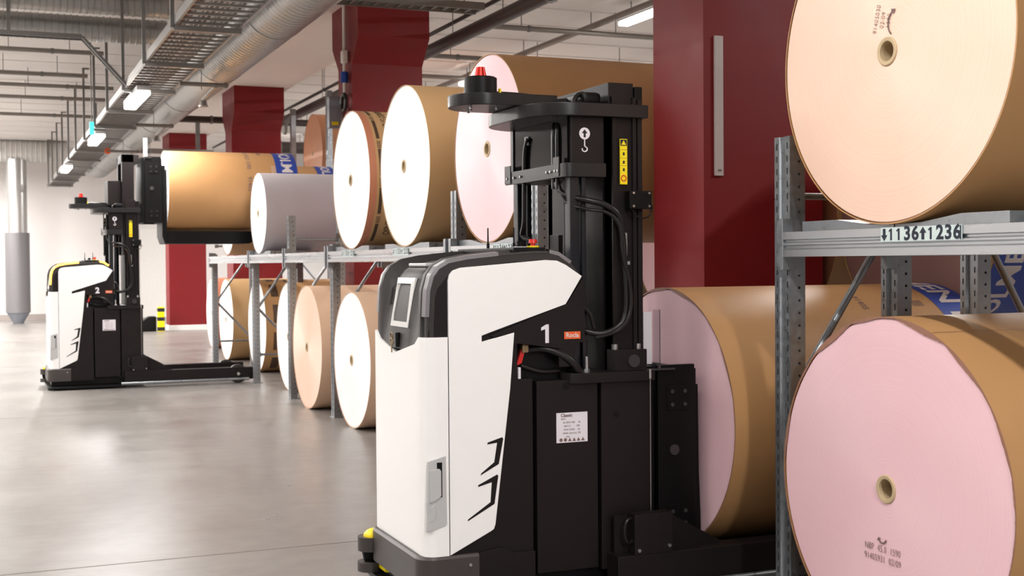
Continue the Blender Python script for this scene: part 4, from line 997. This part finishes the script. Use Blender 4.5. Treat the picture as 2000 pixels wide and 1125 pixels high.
# sprinkler pipes ------------------------------------------------------
def pipe(label, p0, p1, r, m='pipe', rods=(), name='sprinkler_pipe', cat='pipe', group=None, ztop=None):
    p0 = Vector(p0); p1 = Vector(p1)
    t = thing(name, label, cat, p0, 0, group); d = p1 - p0
    MB().cyl((0, 0, 0), d, r, n=14).build('pipe', m, t)
    for u in rods:
        q = d * u; MB().cyl(q, (q.x, q.y, (ztop or H - 0.013) - p0.z), 0.006, n=6).build('hanger_rod', 'post', t)
    for u in (0.12, 0.5, 0.88):
        q = d * u; e = d.normalized() * 0.02; MB().cyl(q - e, q + e, r * 1.25, n=12).build('collar', 'post', t)
    return t
for lab, y, x1 in (('first thin ceiling pipe across the left aisle, under the ribbed ducts', 18.25, 1.55), ('second thin ceiling pipe across the left aisle, counting down', 20.5, 1.5), ('third thin ceiling pipe across the left aisle', 21.8, 2.0),
                   ('fourth thin ceiling pipe across the left aisle', 23.35, 2.0), ('fifth and farthest thin ceiling pipe across the left aisle', 26.05, 2.0)):
    pipe(lab, (-4, y, 4.4), (x1, y, 4.4), 0.032, rods=(0.3, 0.55, 0.78, 0.92))
for lab, y, x0, x1 in (('nearest thin sprinkler pipe across the white ceiling right of the flared column', 14.5, 5.7, 11), ('middle thin sprinkler pipe across the white ceiling right of the flared column', 16.85, 5.6, 11), ('farthest thin sprinkler pipe across the white ceiling right of the flared column', 18.74, 5.6, 11)):
    pipe(lab, (x0, y, 4.4), (x1, y, 4.4), 0.034, rods=(0.1, 0.35, 0.6, 0.85))
pipe('thick dark pipe running along the hall right of the flared red column', (4.95, 9, 4.0), (4.95, 24, 4.03), 0.075, 'darkpipe', rods=(0.1, 0.2, 0.3, 0.4, 0.5, 0.7, 0.9), name='drain_pipe')
pipe('thin dark pipe just above the thick dark pipe', (4.98, 9, 4.22), (4.98, 30, 4.22), 0.024, 'darkpipe', rods=(0.1, 0.2, 0.3, 0.4, 0.5, 0.7, 0.9), name='drain_pipe')
pipe('grey pipe along the white ceiling carrying the tube light row', (7.25, 8, 4.5), (7.25, 30, 4.5), 0.04, 'pipe', rods=(0.2, 0.3, 0.4, 0.5, 0.6), name='conduit_pipe')
pipe('grey rail along the white ceiling near the right wall', (9.6, 8, 4.5), (9.6, 30, 4.5), 0.04, 'pipe', rods=(0.2, 0.4, 0.6), name='conduit_pipe')
pipe('dark pipe crossing between the flared columns', (2.95, 22.3, 4.0), (9, 22.3, 4.0), 0.06, 'darkpipe', rods=(0.2, 0.6), name='drain_pipe')
pipe('brown pipe crossing far behind the orange brown reel', (4.9, 25.5, 3.85), (10.5, 25.5, 3.85), 0.12, 'darkpipe', rods=(0.2, 0.6), name='drain_pipe')
pipe('pale pipe crossing far behind the orange brown reel', (4.9, 25.0, 4.2), (10.5, 25.0, 4.2), 0.11, 'duct_white', rods=(0.2, 0.6), name='drain_pipe')
# sprinkler branches in front of the fat duct
for k, (yy, lab) in enumerate(((14.2, 'nearest sprinkler branch under the fat silver duct'), (18.6, 'second sprinkler branch under the fat silver duct'), (23.0, 'third sprinkler branch under the fat silver duct with orange elbow'))):
    t = thing('sprinkler_branch', lab, 'sprinkler', (2.1, yy, 3.47), 0, 'sprinkler branches')
    MB().cyl((-0.1, 0, 0), (0.42, 0, 0), 0.024, n=12).cyl((0.40, 0.02, 0), (0.40, -0.02, 0.0), 0.032, n=12).cyl((0.30, 0, 0), (0.30, 0.9, -0.05), 0.03, n=12).build('pipe', 'pipe', t)
    MB().cyl((0.30, 0.9, -0.03), (0.30, 0.9, -0.12), 0.03, 0.05, n=14).cyl((0.30, 0.9, -0.12), (0.30, 0.9, -0.135), 0.06, n=14).build('sprinkler_head', 'pipe', t)
    MB().cyl((0.2, 0.4, 0), (0.2, 0.4, 0.25), 0.005, n=6).build('rod', 'post', t)
    if k == 2: MB().torus((-0.1, 0, 0.0), (0, 1, 0), 0.035, 0.02).build('elbow', 'orange', t)
# side cable ladder that drops to the main ladder
t = thing('cable_tray', 'narrow cable ladder crossing the left ceiling and sloping down to the long ladder', 'cable tray', (1.06, 15.3, 4.1))
for s in (-1, 1):
    MB().bar((-4, s * 0.07, 0), (0, s * 0.07, 0), 0.02, 0.05).build('side_rail', 'post', t, 0)
    MB().bar((0, s * 0.07, 0), (0.50, s * 0.07, -0.55), 0.05, 0.03).build('side_rail', 'post', t, 0)
rg = MB()
for q in range(26): rg.box(-3.9 + q * 0.15, -3.875 + q * 0.15, -0.07, 0.07, -0.01, 0.005)
for q in range(5): rg.box(0.07 + q * 0.1, 0.09 + q * 0.1, -0.07, 0.07, -0.09 - q * 0.11, -0.07 - q * 0.11)
rg.build('rungs', 'post', t, 0)
MB().box(-0.8, -0.76, -0.02, 0.02, 0, H - 4.1).build('drop_post', 'post', t, 0)
# tray that crosses above the flared column, top of picture
t = thing('cable_tray', 'dark cable ladder crossing over the aisle at the top edge, above the flared column', 'cable tray', (3.6, 11.4, 3.93))
for s in (-1, 1): MB().box(-0.9, 0.86, s * 0.12 - 0.01, s * 0.12 + 0.01, -0.03, 0.04).build('side_rail', 'post', t, 0)
rg = MB()
for q in range(16): rg.box(-0.88 + q * 0.115, -0.86 + q * 0.115, -0.12, 0.12, -0.02, 0.0)
rg.build('rungs', 'post', t, 0)
for x_ in (-0.7, 0.6): MB().cyl((x_, 0, 0), (x_, 0, H - 3.945), 0.01, n=8).build('hanger_rod', 'post', t)
# green emergency sign edge on
t = thing('exit_sign', 'small green blue emergency sign hanging at the drop posts', 'sign', (1.44, 19.05, 3.36))
MB().box(-0.03, 0.03, -0.02, 0.02, 0, 0.18, 0.006).build('panel', 'greensign', t)
MB().cyl((0, 0, 0.2), (0, 0, H - 3.36), 0.008, n=8).build('rod', 'post', t)
# cross struts with hanging piece near third column
t = thing('strut_rail', 'grey strut rail crossing in front of the farthest red column', 'rail', (3.0, 26.2, 3.72))
MB().box(-1.0, 1.35, -0.05, 0.05, 0, 0.10).build('rail', 'tray', t, 0)
MB().box(1.0, 1.08, -0.04, 0.04, 0.10, 4.39 - 3.72).build('hanger', 'post', t, 0); MB().box(-0.98, -0.92, -0.04, 0.04, 0.1, H - 3.735).build('hanger', 'post', t, 0)

# ------------------------------------------------------------------ far bits on the floor
t = thing('guard_post', 'yellow and black striped guard post beside the farthest column', 'post', (3.56, 28.6, 0))
MB().box(-0.07, 0.07, -0.07, 0.07, 0, 0.55, 0.01).build('post', 'yellow', t)
mb = MB()
for z_ in (0.0, 0.22, 0.42): mb.box(-0.072, 0.072, -0.072, 0.072, z_ + 0.02, z_ + 0.10)
mb.build('stripes', 'blackprint', t, 0)
t = thing('black_wedge', 'dark wedge shaped bundle lying on the floor left of the guard post', 'bundle', (3.38, 28.9, 0))
MB().prism([(-0.3, 0.0), (-0.36, 0.12), (-0.05, 0.33), (0.1, 0.33), (0.1, 0.0)], 'y', -0.15, 0.15, 0.02).build('bundle', 'agv_dark', t)
